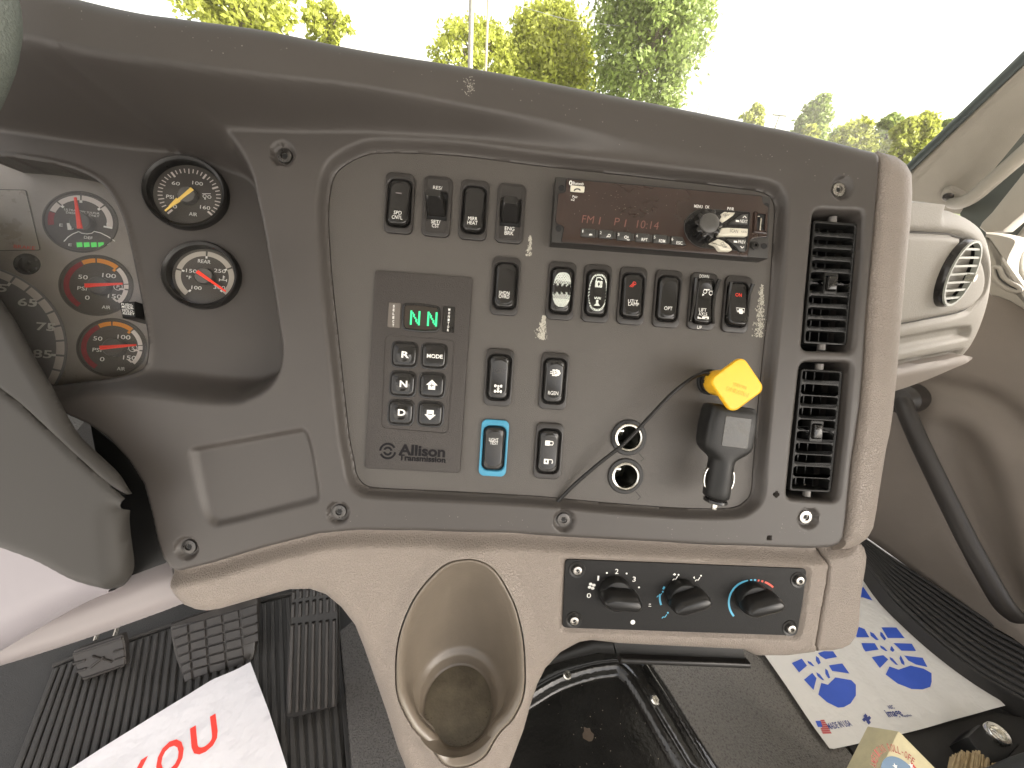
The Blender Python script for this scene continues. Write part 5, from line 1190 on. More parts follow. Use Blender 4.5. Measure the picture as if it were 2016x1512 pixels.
for L in ([(300, 1110), (945, 895), (945, 925), (300, 1140)], [(430, 1440), (985, 1255), (985, 1275), (445, 1462)], [(300, 1240), (460, 1190), (465, 1215), (310, 1270)], [(340, 1340), (470, 1300), (475, 1325), (350, 1370)], [(830, 1085), (965, 1040), (970, 1065), (835, 1110)], [(850, 1190), (985, 1150), (985, 1175), (860, 1215)], [(560, 1140), (820, 1210), (810, 1235), (550, 1165)], [(520, 1290), (700, 1150), (720, 1165), (545, 1310)]):
    part(clt, 'raised_rib', prism(CLT.poly(zq(L)), -.001, .0035, .0012, 1), M_RUBP)
for x in (520, 765): part(clt, 'stem', tube([(*CLT.P(*zq([(x, 1000)])[0], 0)[:2], -.012), (*CLT.P(*zq([(x, 780)])[0], 0)[:2], -.03)], .003, 8), M_STEEL)
ACC = plane_at(600, 1400, .60, LAT, FWD * .6 + UP * .8)
zk = lambda L: zz(360, 1150, 5.04, L)
ao = ACC.poly(zk([(1085, 20), (1530, -40), (1548, 330), (1540, 1215), (1040, 1345), (1020, 1310), (1050, 650), (1075, 200)]))
acc = thing('accelerator_pedal', 'long ribbed black accelerator pedal at the right of the footwell', 'pedal', ACC, (*ao.mean(0), 0))
part(acc, 'pad', prism(fillet(ao, .003), -.014, 0, .002, 1), M_BLACK)
for i in range(7):
    f = i / 6
    for (y0, y1) in ((70, 150), (190, 330), (400, 1270)):
        a0 = 1090 + f * 400; a1 = 1045 + f * 430
        sk = -(f * 60); X = lambda y: a0 + (a1 - a0) * (y / 1270)
        ys, ye = y0 + sk * (1 if y0 < 300 else .8), y1 + sk * (1 if y1 < 400 else 1.0)
        part(acc, 'tread_rib', prism(ACC.poly(zk([(X(ys), ys), (X(ys) + 34, ys - 6), (X(ye) + 36, ye - 8), (X(ye), ye)])), -.001, .0042, .0012, 1), M_RUBP)

# papers
def sheet(fr, pts, z0, amp, seed, nx=40, ny=40, th=.0004):
    """a thin sheet with gentle bends"""
    p = tr(fr, pts, z0); r = np.random.default_rng(seed); ph = r.random(6) * 6
    def f(x, y): return z0 + amp * (.5 + .5 * np.sin(x * 14 + ph[0]) * np.sin(y * 11 + ph[1])) + amp * .15 * np.sin(x * 60 + y * 35 + ph[2])
    V, F = hf(ccw(p), f, .012, skirt=(0, 0, -th)); return (V, F), f
FY, fy = sheet(FLOOR, [(495, 1307), (470, 1320), (420, 1340), (370, 1372), (300, 1412), (150, 1508), (40, 1580), (160, 1750), (620, 1760), (566, 1512), (530, 1400)], .022, .006, 3)
pap = thing('white_paper_mat', 'white paper floor mat printed with a large red YOU', 'paper mat', FLOOR, (*np.mean(FY[0][:, :2], 0), .02))
M_PAP1 = mat('white_paper_sheet', (.64, .63, .66), .65, .25, 25, .015, 12)
part(pap, 'sheet', FY, M_PAP1, sharp=80)
pO, pU = FLOOR.P(333, 1490, .03)[:2], FLOOR.P(401, 1447, .03)[:2]
dv = pU - pO; an = math.atan2(dv[1], dv[0]); sp_ = np.linalg.norm(dv)
hU = np.linalg.norm(FLOOR.P(430, 1405, .03)[:2] - FLOOR.P(388, 1490, .03)[:2])
gs = [text(ch, sp_ * .78, sp_ * 1.08, pO + dv * (k - 1), 0, an, .02) for k, ch in enumerate('YOU')]
part(pap, 'red_lettering', surf(fy, refine(join(*gs), 2), .0006), mat('bright_red_print', (.85, .045, .03), .5))

z14 = lambda L: zz(1480, 1060, 3.345, L)
fp_px = [(1690, 1060), (1706, 1118), (1714, 1130), (1760, 1178), (1850, 1263), (1900, 1315), (1976, 1391), (1900, 1412), (1800, 1440), (1720, 1458), (1634, 1476), (1600, 1430), (1545, 1348), (1507, 1295), (1440, 1200), (1500, 1100)]
FPs, ff = sheet(FLOOR, fp_px, .012, .006, 5)
pf = thing('footprint_paper_mat', 'white paper floor mat printed with two blue shoe prints and MADE IN USA', 'paper mat', FLOOR, (*np.mean(FPs[0][:, :2], 0), .01))
M_PAP2 = mat('cream_white_paper', (.74, .72, .68), .6, .2, 30, .015, 12)
part(pf, 'sheet', FPs, M_PAP2, sharp=80)
M_PBLUE = mat('blue_print', (.045, .11, .55), .5, var=.05, vscale=30)
def fprint(L, name='shoe_print'):
    gs = [flat(tr(FLOOR, z14(p), .016), 0) for p in L]
    return part(pf, name, surf(ff, refine(join(*gs), 2), .0006), M_PBLUE, kind='stuff')
fprint([[(700, 578), (745, 595), (775, 650), (690, 652), (680, 600)], [(780, 613), (805, 625), (838, 668), (820, 668), (785, 640)], [(847, 615), (860, 622), (886, 660), (875, 672), (848, 640)], [(853, 587), (950, 588), (1003, 660), (895, 656)],
        [(722, 690), (810, 690), (835, 733), (750, 745), (735, 725)], [(845, 703), (870, 715), (895, 742), (880, 742), (850, 722)], [(915, 718), (922, 708), (940, 735), (930, 748), (912, 735)], [(932, 690), (1050, 697), (1077, 745), (985, 740)],
        [(790, 782), (865, 770), (897, 798), (845, 853)], [(905, 782), (925, 790), (962, 836), (945, 832), (912, 800)], [(972, 790), (980, 770), (1003, 815), (1005, 838), (985, 825)], [(1003, 772), (1120, 790), (1153, 850), (1080, 832), (1030, 805)],
        [(905, 845), (975, 870), (1025, 865), (1045, 838), (1130, 860), (1180, 890), (1182, 945), (1172, 980), (1120, 998), (1050, 994), (960, 955), (883, 895)]])
fprint([[(440, 752), (480, 740), (540, 740), (566, 778), (490, 792), (455, 770)], [(266, 818), (335, 786), (370, 832), (315, 880)], [(372, 800), (395, 808), (420, 836), (405, 834), (378, 815)], [(427, 770), (445, 782), (460, 815), (445, 825), (428, 800)], [(512, 832), (600, 820), (648, 887), (535, 868)],
        [(347, 928), (405, 880), (433, 915), (410, 995)], [(432, 875), (455, 888), (485, 928), (470, 925), (440, 900)], [(490, 852), (505, 862), (524, 912), (512, 915), (492, 885)],
        [(465, 945), (520, 960), (550, 945), (557, 910), (660, 930), (690, 960), (692, 1030), (660, 1080), (615, 1105), (575, 1110), (500, 1075), (442, 1025)]])
fprint([[(722, 322), (740, 316), (800, 405), (735, 385), (700, 385), (690, 330)]], 'arrow_print')
def ftext(s, c0, c1, hpx, bold=.01):   # along a baseline from c0 to c1 (zoom pixels)
    a, b = FLOOR.P(*z14([c0])[0], .016)[:2], FLOOR.P(*z14([c1])[0], .016)[:2]; d = b - a
    h = hpx / 3.345 * FLOOR.scale(*z14([c0])[0], .016) * .9; return text(s, np.linalg.norm(d), h, (a + b) / 2, 0, math.atan2(d[1], d[0]), bold)
part(pf, 'blue_lettering', surf(ff, refine(join(ftext('MADE IN USA', (505, 1235), (655, 1212), 34), ftext('image', (895, 1160), (990, 1150), 52, .02), ftext('ABC', (900, 1112), (938, 1106), 20), ftext('Supplies', (990, 1170), (1055, 1163), 16)), 1), .0007), mat('navy_print', (.05, .07, .25), .5), kind='stuff')
part(pf, 'flag_canton', surf(ff, refine(flat(tr(FLOOR, z14([(424, 1198), (458, 1198), (475, 1238), (440, 1238)]), .016), 0), 1), .0007), M_PBLUE)
part(pf, 'flag_stripes', surf(ff, refine(join(*[line([FLOOR.P(*p, .016)[:2] for p in z14([(458 + k * 2.5 if k < 4 else 440 + k * 5, 1198 + k * 13.2), (484 + k * 7.5, 1196 + k * 13.2)])], .0022, 0) for k in range(7)]), 1), .0007), mat('flag_red', (.55, .12, .12), .5), kind='stuff')
part(pf, 'recycling_mark', surf(ff, refine(join(*[flat(tr(FLOOR, z14([(767 + x + dx, 1183 + y + dy) for dx, dy in ((-14, 0), (0, -16), (14, 0), (0, 16))]), .016), 0) for x, y in ((-10, -20), (-18, 4), (4, 8), (14, -6), (12, 22), (-2, -4))]), 1), .0007), mat('navy_print', (0, 0, 0)), kind='stuff')

# glossy black engine tunnel cover with its raised borders
z13 = lambda L: zz(980, 1240, 3.476, L)
TZ = .10
to = tr(FLOOR, [(940, 1700), (960, 1290), (1010, 1255), (1260, 1240), (1288, 1305), (1320, 1352), (1368, 1430), (1422, 1512), (1530, 1700)], TZ)
pan_px = z13([(-100, 780), (60, 560), (250, 430), (430, 330), (640, 265), (780, 245), (830, 245), (880, 285), (920, 330), (1010, 470), (1110, 640), (1230, 840), (1300, 960), (1420, 1180), (0, 1300)])
po_ = spl(tr(FLOOR, pan_px, TZ), 3)
gr_ = tr(FLOOR, z13([(1000, 240), (1040, 310), (1120, 430), (1220, 590), (1320, 760), (1440, 960), (1600, 1240)]), TZ)
def tunz(x, y):
    d = sdf(po_, x, y)[0]
    return TZ - .010 * sst((d - .003) / .010) + .004 * np.exp(-((d + .002) / .004) ** 2) + .006 * np.exp(-(pdist(gr_, x, y) / .004) ** 2) + roll(sdf(to, x, y)[0], .010)
tun = thing('engine_tunnel_cover', 'glossy black steel engine tunnel cover with raised ribs and two bright bolts', 'tunnel cover', FLOOR, (*to.mean(0), 0))
part(tun, 'cover_sheet', hf(ccw(to), tunz, .003, skirt=(0, 0, -TZ)), M_TUN, sharp=70)
for (a, b) in ((1117, 1329), (1290, 1378)):
    q = FLOOR.P(a, b, TZ + .004); s_ = FLOOR.scale(a, b, TZ)
    part(tun, 'bolt', lathe([(8 * s_, TZ + .001), (8 * s_, TZ + .004), (6 * s_, TZ + .006), (3.4 * s_, TZ + .006), (3 * s_, TZ + .003), (.0001, TZ + .003)], 20, q[:2]), M_CHROME)
r_ = np.random.default_rng(4); gs = []
for i in range(60):
    q = FLOOR.P(r_.uniform(1080, 1370), r_.uniform(1330, 1512), TZ)[:2]
    if sdf(po_, q[:1], q[1:])[0][0] > .012: gs.append(flat(q + circ(r_.uniform(.0002, .0007), 5) * (1, r_.uniform(.4, 1)), TZ - .0096))
part(tun, 'grit', join(*gs), mat('grit', (.30, .25, .19), .9), kind='stuff')
gs = []
for cx, cy, w in ((1160, 1440, 12),):
    q = FLOOR.P(cx, cy, TZ)[:2]; a = np.arange(12) * .5236; gs.append(flat(q + np.column_stack([np.cos(a), np.sin(a)]) * (FLOOR.scale(cx, cy, TZ) * w * r_.uniform(.6, 1.1, 12))[:, None], TZ - .0098))
part(tun, 'dried_stain', join(*gs), mat('stain', (.045, .030, .018), .6, .3, 200))
vi = solo('vinyl_floor_cover', prism(tr(FLOOR, [(1210, 1180), (1240, 1300), (1275, 1355), (1320, 1430), (1370, 1512), (1480, 1700), (1900, 1700), (1700, 1512), (1640, 1440), (1540, 1300), (1700, 1250), (1600, 1100)], .005), 0, .005, .002, 1), M_VINYL, FLOOR, 'grey-black grained vinyl floor covering between the engine tunnel and the footprint paper', 'floor covering')
vd = solo('footwell_side_carpet', prism(tr(FLOOR, [(668, 1240), (720, 1200), (990, 1300), (1000, 1700), (700, 1700), (690, 1512)], .03), 0, .03, .006), mat('side_vinyl', (.06, .056, .052), .32, 1.0, 420, .40, 330), FLOOR, 'black grained vinyl strip between the accelerator and the console stem', 'floor covering')

# black bracket tray under the heater controls
bt = thing('under_dash_bracket', 'matt black channel bracket hanging under the heater controls', 'bracket', DASH, (*D(1335, 1290, -.03)[:2], -.03))
bz = -.025
t0, t1, t2, t3 = [D(a, b, bz)[:2] for a, b in ((1206, 1270), (1462, 1278), (1471, 1307), (1216, 1297))]
part(bt, 'channel', prism([t3, t2, t1 + (0, .004), t0 + (0, .004)], bz - .05, bz, .002), M_BLACKM)
part(bt, 'channel_lip', prism([t3 + (0, -.0005), t2 + (.0005, -.0005), t2 + (-.001, .0055), t3 + (.001, .0055)], bz - .03, bz + .007, .0022, 3), M_BLACK)
part(bt, 'side_arm', tube([(*D(1215, 1278, bz)[:2], bz - .008), (*D(1180, 1286, bz)[:2], bz - .015), (*D(1120, 1315, bz)[:2], bz - .02), (*D(1040, 1355, bz)[:2], bz - .03)], [.009, .009, .006, .006], 12), M_BLACKM)

# box of labels near the camera, lower right
BX = plane_at(1768, 1450, .52, (1, 0, 0), (0, .92, .38))
bo2 = BX.poly([(1769, 1438), (1849, 1517), (1960, 1640), (1820, 1760), (1560, 1640), (1688, 1514)])
bo2 = np.array([BX.P(1769, 1438)[:2], BX.P(1874, 1545)[:2]])
e1_ = bo2[1] - bo2[0]; e1_ = nrm(e1_); e2_ = BX.P(1690, 1513)[:2] - bo2[0]; e2_ = nrm(e2_ - e2_.dot(e1_) * e1_)
wB, hB = .13, .20
crn = np.array([bo2[0], bo2[0] + e1_ * hB, bo2[0] + e1_ * hB + e2_ * wB, bo2[0] + e2_ * wB])
bxo = thing('cream_carton', 'worn cream carton printed AMERICAN ROLL-OFF round a blue starred emblem', 'box', BX, (*crn[0], 0))
part(bxo, 'carton', prism(ccw(fillet(crn, .003, 3)), -.05, 0, .0015), mat('cream_card', (.62, .55, .34), .55, .15, 300, .12, 30))
ec = BX.P(1778, 1545)[:2]; er = np.linalg.norm(BX.P(1778, 1497)[:2] - ec)
part(bxo, 'blue_emblem', flat(circ(er, 40, ec), .0003), mat('emblem_blue', (.14, .23, .34), .5))
def star(c, r, rot=0): return np.array([(c[0] + (r if k % 2 == 0 else r * .42) * math.sin(k * math.pi / 5 + rot), c[1] + (r if k % 2 == 0 else r * .42) * math.cos(k * math.pi / 5 + rot)) for k in range(10)])
part(bxo, 'white_stars', join(*[flat(star(BX.P(a, b)[:2], er * .14), .0006) for a, b in ((1762, 1509), (1793, 1507), (1775, 1528))]), M_WHITE)
gs = []
word = 'AMERICAN ROLL-OFF'; a0, a1 = 150, 40
for k, ch in enumerate(word):
    if ch == ' ': continue
    a = math.radians(a0 + (a1 - a0) * k / (len(word) - 1)); c_ = ec + er * 1.32 * np.array((math.cos(a), math.sin(a)))
    gs.append(text(ch, er * (.12 if ch != '-' else .08), er * (.30 if ch != '-' else .04), c_, .0004, a - math.pi / 2, .01))
part(bxo, 'red_lettering', join(*gs), mat('brick_red_print', (.42, .10, .07), .5))
part(bxo, 'red_swoosh', prism([ec + er * np.array((math.cos(a), math.sin(a))) * k for a, k in ((.75, 1.05), (.70, 1.22), (-.2, 1.5), (-.1, 1.0))], .0001, .0004), mat('red_swoosh', (.6, .04, .04), .5))

# ---------------------------------------------------------------- passenger side
PO = DASH.W(D(1775, 600, -.13))
PASS = Frame(PO, C2W @ np.array((2.2, -.33, 1)), (0, .22, 1))
ps = spl(silh(PASS, [(1640, 398), (1790, 405), (1850, 412), (1882, 421), (1912, 437), (1936, 462), (1948, 500), (1951, 540), (1945, 590), (1930, 640), (1912, 678), (1893, 702), (1870, 716), (1800, 740), (1640, 770)], 0, .03), 4, False)
gseam = spl(PASS.poly([(1600, 450), (1790, 457), (1850, 459), (1885, 463), (1915, 478), (1935, 505), (1944, 540), (1938, 575), (1920, 600), (1893, 617), (1775, 640), (1600, 670)]), 4, False)
pk = spl(PASS.poly([(1600, 695), (1765, 664), (1895, 641), (1911, 645), (1910, 660), (1898, 670), (1765, 698), (1600, 735)]), 4)
lipl = PASS.poly([(1600, 745), (1765, 718), (1893, 694)])
def pz(x, y):
    z = roll(pdist(ps[6:], x, y), .03) - .007 * np.exp(-(pdist(gseam, x, y) / .0035) ** 2)
    z -= .011 * sst(sdb(ccw(pk), x, y, .03) / .008); z -= .012 * np.exp(-(pdist(lipl, x, y) / .004) ** 2)
    return z
pd = thing('passenger_dash', 'sunlit cream-tan passenger side dash with glovebox seam and long pocket', 'dashboard', PASS, (*ps.mean(0), 0))
part(pd, 'dash_shell', hf(ccw(ps), pz, .0035, skirt=lambda x, y, z: PASS.R.T @ (FWD * .5)), M_TANL, sharp=70)
gz_ = lambda x, y: pz(x, y) + .0035
gs_ = gseam[(gseam[:, 0] > gseam[0, 0] * .9)]
part(pd, 'glovebox_seam', tube(z3(gseam, pz(gseam[:, 0], gseam[:, 1]) + .0008), .0016, 6), mat('painted_seam_shadow', (.05, .045, .038), .7))  # dark tube paints the groove's shade along the seam
vc = PASS.P(1897, 540, .010)[:2]; va = np.linalg.norm(PASS.P(1900, 484, .01)[:2] - PASS.P(1900, 596, .01)[:2]) / 2 * .82
pv = thing('round_air_vent', 'round black air vent with pale-edged slats on the passenger dash', 'air vent', PASS, (*vc, 0))
part(pv, 'barrel', lathe([(va, -.02), (va, .004), (va * .96, .008), (va * .90, .008), (va * .88, -.004), (.0001, -.006)], 40, vc), M_GLOSS)
M_SLAT = mat('pale_slat', (.36, .37, .33), .35)
part(pv, 'face_ring', lathe([(va * .95, .007), (va * .94, .010), (va * .88, .010), (va * .87, .004)], 40, vc), M_SLAT)
for k in range(7):
    y = (k - 3) * va * .235; hw2 = math.sqrt(max(0, (va * .88) ** 2 - y * y)); part(pv, 'slat', box(vc[0] - hw2, vc[0] + hw2, vc[1] + y - .0014, vc[1] + y + .0014, -.006, .009), M_SLAT)
part(pv, 'adjuster', tube([(vc[0] + va * .3, vc[1] - va * .1, .01), (vc[0] + va * .3, vc[1] - va * .1, .019)], .005, 10), M_CHROME)
solo('glovebox_lower_lip', hf(ccw(spl(PASS.poly([(1600, 757), (1765, 722), (1850, 705), (1888, 698), (1895, 702), (1880, 712), (1860, 720), (1765, 757), (1600, 800)], .0), 3)), lambda x, y: .012 + roll(pdist(PASS.poly([(1600, 757), (1765, 722), (1893, 698)]), x, y), .010), .004, skirt=(0, 0, -.06)), M_GRAYTAN, PASS, 'shiny grey-tan lip running along the bottom of the passenger dash', 'trim')

# windscreen with its dark seal, pillar trim, grab handle
WO = CAM + ray(1790, 326) * 1.02
WS = Frame(WO, LAT, UP * .82 - FWD * .57)
p0 = WS.L(WO)[:2]
pa, pb = WS.P(1786, 330)[:2], WS.P(2040, 85)[:2]; dn = nrm(pa - pb)
ws_poly = ccw(np.array([(-1.9, -.28), pa + dn * .25, pa, pb, pb - dn * .25, (-1.9, (pb - dn * .25)[1])]))
solo('windscreen', prism(ws_poly, -.003, .003), glass_mat('windscreen_glass', .08, (.97, .99, .97), .01, .05), WS, 'large clear windscreen above the dash, trees showing through it', 'windscreen')
M_SEAL = mat('rubber_seal', (.035, .045, .045), .5, .2, 600)
solo('windscreen_seal', tube([(*(pa + dn * .2), .004), (*pa, .004), (*pb, .004), (*(pb - dn * .2), .004)], .010, 12), M_SEAL, WS, 'dark rubber seal along the right edge of the windscreen', 'seal')
PIL = Frame(CAM + ray(1900, 340) * .98, WS.W((*pa, 0)) - WS.W((*pb, 0)), UP + FWD * .2 - LAT * .2)
nz_ = nrm(-LAT * .75 - FWD * .55); xa = nrm(WS.W((*pb, 0)) - WS.W((*pa, 0))); PIL = Frame(WS.W((*(pa * .5 + pb * .5), .012)), xa, np.cross(nz_, xa))
pil_o = ccw(PIL.poly([(1760, 372), (1794, 338), (1900, 236), (2040, 100), (2200, -50), (2200, 190), (2016, 262), (1960, 330), (1925, 390), (1905, 425), (1870, 418), (1790, 408), (1740, 404)]))
pledge = PIL.poly([(1760, 372), (1794, 338), (1900, 236), (2040, 100)]); pgr = PIL.poly([(1790, 362), (1850, 300), (1940, 210), (2040, 118)])
pt_ = thing('pillar_trim', 'cream grained trim covering the windscreen pillar', 'pillar trim', PIL, (*pil_o.mean(0), 0))
part(pt_, 'trim_shell', hf(pil_o, lambda x, y: roll(pdist(pledge, x, y), .010) - .003 * np.exp(-(pdist(pgr, x, y) / .004) ** 2), .006, skirt=(0, 0, -.03)), M_TANL, sharp=70)
gh = thing('grab_handle', 'cream plastic grab handle bolted to the windscreen pillar', 'grab handle', PIL, (*PIL.P(1880, 400)[:2], 0))
gp = [(*PIL.P(1874, 398, .01)[:2], .012), (*PIL.P(1888, 400, .03)[:2], .030), (*PIL.P(1915, 388, .045)[:2], .045), (*PIL.P(1960, 350, .05)[:2], .05), (*PIL.P(2010, 306, .05)[:2], .05), (*PIL.P(2100, 225, .05)[:2], .05), (*PIL.P(2200, 130, .03)[:2], .02)]
part(gh, 'grip', tube(spl(gp, 5, False), .0155, 16, flat=.8), M_TANL)
pb_ = fillet(PIL.poly([(1850, 392), (1856, 374), (1872, 370), (1902, 384), (1894, 404), (1876, 407)], .012), .008)
mp_ = part(gh, 'mounting_plate', prism(ccw(pb_), -.002, .014, .004), M_TANL)
q = PIL.P(1866, 388, .016)[:2]; part(mp_, 'bolt', lathe([(.011, .0142), (.010, .016), (.006, .017), (.005, .0155), (.0001, .0155)], 20, q), M_DSTEEL, root=gh)

# passenger door
DP = CAM + ray(1900, 1180) * ((FZ + .06 - CAM[2]) / ray(1900, 1180)[2])
DOOR = Frame(DP, -FWD, UP)
dp_px = [(1690, 640), (1900, 640), (1935, 575), (1960, 568), (2016, 600), (2150, 660), (2300, 900), (2300, 1700), (2016, 1268), (1950, 1232), (1850, 1165), (1770, 1105), (1700, 1055), (1660, 900)]
do = ccw(DOOR.poly(dp_px))
g1 = spl(DOOR.poly([(1765, 752), (1850, 762), (1920, 780), (1975, 815), (2030, 880)]), 5, False)
g2 = ccw(spl(DOOR.poly([(1830, 820), (1890, 822), (1945, 860), (1990, 940), (2040, 1090), (2090, 1300), (1985, 1225), (1905, 1130), (1850, 1010), (1815, 900)]), 4))
def dz(x, y): return -.020 * np.exp(-(pdist(g1, x, y) / .018) ** 2) - .03 * sst(sdb(g2, x, y, .1) / .05) + .012 * np.sin(y * 9)
dr = thing('passenger_door', 'dark taupe passenger door with moulded recess, pale window ledge and small vent', 'door', DOOR, (*do.mean(0), 0))
part(dr, 'door_panel', hf(do, dz, .012, skirt=(0, 0, -.05)), M_GRAYTAN, sharp=80)
for j, (z0, pts, mt_, nm) in enumerate([
    (.03, [(1935, 470), (1945, 458), (1990, 466), (2002, 476), (1990, 500), (1984, 525), (1995, 556), (2100, 640), (2100, 700), (2016, 612), (1962, 585), (1940, 572)], M_TANL, 'window_ledge'),
    (-.12, [(1925, 448), (1975, 456), (2100, 330), (2100, 235), (2016, 335), (1950, 418)], M_TANL, 'window_frame'),
    (.0, [(1890, 420), (1950, 330), (2016, 262), (2200, 150), (2200, 640), (2016, 610), (1935, 560), (1900, 480)], mat('door_seal_grey', (.05, .056, .05), .6, var=.1, vscale=6), 'upper_door_skin')]):
    if nm == 'upper_door_skin':
        hl = ccw(DOOR.poly([(2006, 520), (2012, 485), (2030, 450), (2150, 330), (2200, 300), (2200, 620), (2060, 560), (2016, 550)], -.36))
        part(dr, nm, hf(ccw(DOOR.poly(pts, -.36)), lambda x, y: -.36 + 0 * x, .012, [hl]), mt_)
        part(dr, 'window_rim', tube(np.vstack([z3(spl(hl, 3), -.355), z3(spl(hl, 3)[:1], -.355)]), .012, 10, False), M_TANL)
        part(dr, 'window_pane', flat(hl, -.37), glass_mat('door_glass', .8, (.95, 1, .95), .01))
    else: part(dr, nm, prism(ccw(spl(DOOR.poly(pts, z0), 2)), z0 - .04, z0, .008), mt_)
cr = ccw(spl(DOOR.poly([(1955, 532), (1958, 526), (1968, 528), (1976, 545), (1990, 556), (2006, 565), (2010, 571), (2000, 574), (1980, 566), (1962, 552)], .032), 3))
lo_ = part(dr, 'ledge_vent', prism(cr, .020, .0325), M_BLACKM); part(lo_, 'vent_rim', tube(np.vstack([z3(cr, .033), z3(cr[:1], .033)]), .0035, 8, False), M_TANL, root=dr)
gb = thing('door_grab_bar', 'long dark plastic grab bar running diagonally down the passenger door', 'grab bar', DOOR, (*DOOR.P(1780, 800)[:2], 0))
gpt = [(*DOOR.P(a, b, .05)[:2], z) for a, b, z in ((1768, 780, .03), (1778, 800, .045), (1806, 862, .05), (1853, 960, .05), (1900, 1055, .05), (1940, 1130, .05), (1975, 1195, .045), (1995, 1225, .03))]
part(gb, 'bar', tube(spl(gpt, 5, False), .0175, 14, flat=.6), mat('dark_taupe_plastic', (.040, .035, .031), .4, .15, 900, .1, 20))
part(gb, 'mount', lathe([(.034, .0), (.033, .035), (.024, .045), (.0001, .047)], 24, DOOR.P(1778, 786, .03)[:2]), MATS['dark_taupe_plastic'])
# ribbed door sill
A_ = [(1690, 1052), (1712, 1066), (1760, 1098), (1830, 1142), (1900, 1188), (1960, 1226), (2030, 1262), (2150, 1330)]
B_ = [(1670, 1080), (1704, 1108), (1750, 1168), (1810, 1228), (1870, 1280), (1940, 1330), (2020, 1376), (2150, 1450)]
sa, sb = spl(FLOOR.poly(A_, .05), 4, False), spl(FLOOR.poly(B_, .05), 4, False)
sill = thing('door_sill', 'black ribbed rubber door sill tread between the footprint paper and the door', 'door sill', FLOOR, (*sa.mean(0), 0))
part(sill, 'sill_base', prism(np.vstack([sa, sb[::-1]]), 0, .046, .004), M_RUB)
for k in range(9):
    t = (k + .5) / 9; part(sill, 'rib', tube(z3(sa * (1 - t) + sb * t, .049), .0042, 8), M_RUB)
# seat base corner, ring latch and straw brush, lower right
sb0 = FLOOR.poly([(1640, 1420), (1930, 1395), (2100, 1430), (2200, 1700), (1800, 1700), (1700, 1512)], .006)
base_ = thing('seat_base_plate', 'dusty black floor plate with a bright ring latch, right of the cream carton', 'floor plate', FLOOR, (*sb0.mean(0), 0))
part(base_, 'plate', prism(ccw(sb0), 0, .006, .002), M_RUB)
part(base_, 'latch_block', prism(ccw(FLOOR.poly([(1905, 1450), (1930, 1425), (2010, 1465), (1975, 1505), (1940, 1500)], .05)), .006, .05, .004), M_BLACKM)
q = FLOOR.P(1965, 1444, .055)[:2]; rr_ = FLOOR.scale(1965, 1444, .055) * 17
part(base_, 'ring_latch', lathe([(rr_, .05), (rr_, .056), (rr_ * .9, .058), (rr_ * .68, .057), (rr_ * .64, .05), (rr_ * .4, .052), (.0001, .053)], 32, q), M_CHROME)
br = thing('straw_brush', 'pale straw hand brush bristles at the lower right corner', 'brush', FLOOR, (*FLOOR.P(1910, 1500, .04)[:2], 0))
r_ = np.random.default_rng(6); gs = []
for k in range(130):
    t = r_.random(); a = FLOOR.P(1878 + 74 * t + r_.normal(0, 3), 1492 - 18 * math.sin(t * 3) + 22 * t + r_.normal(0, 3), .05); b = FLOOR.P(1850 + 100 * t, 1580, .045)
    gs.append(tube([(*a[:2], .045 + r_.random() * .012), (*b[:2], .045 + r_.random() * .01)], .0016, 4))
part(br, 'bristles', join(*gs), mat('straw', (.42, .32, .18), .7, var=.2, vscale=90), kind='stuff')
part(br, 'handle', box(*(FLOOR.P(1900, 1620, .03)[0] + np.array((-.08, .08))), *(FLOOR.P(1900, 1620, .03)[1] + np.array((-.05, .03))), .02, .05, .005), M_BLACKM)
sk_ = ccw(spl(FLOOR.poly([(1955, 1520), (1975, 1498), (2010, 1480), (2060, 1468), (2150, 1470), (2250, 1600), (2000, 1700)], .09), 3))
solo('seat_corner', prism(sk_, .02, .09, .02, 4), mat('seat_vinyl', (.05, .053, .055), .4, .3, 600), FLOOR, 'rounded grey-black corner of the passenger seat at the lower right edge', 'seat')

# unseen cab shell around the camera, openings shaped for the light
M_LIN = mat('headliner', (.62, .60, .56), .9, .2, 300)
RZ = CAM[2] + .62
solo('cab_roof', box(-.85, FT.L(DOOR.o)[0] + .10, -.95, .20, RZ - FZ, RZ - FZ + .04), M_LIN, FT, kind='structure')
dl = FT.L(DOOR.o)[0]
solo('cab_rear_wall', join(box(-1.0, dl + .10, -.99, -.95, -.1, .35), box(.98, dl + .10, -.99, -.95, .35, 1.08), box(-1.0, dl + .10, -.99, -.95, 1.08, RZ - FZ + .04)), M_LIN, FT, kind='structure')  # unseen wall, window opening sized to admit fill light but no sun
dl = FT.L(DOOR.o)[0]
solo('cab_frame_sun_block', join(box(dl + .06, dl + .10, -.95, .6, RZ - FZ - .10, RZ - FZ + .02), box(dl + .06, dl + .10, -.95, -.20, .55, RZ - FZ), box(dl + .06, dl + .10, -.95, -.12, 0, .55)), M_LIN, FT, kind='structure')  # unseen boxes, widened to block sun and shape the passenger-side patch
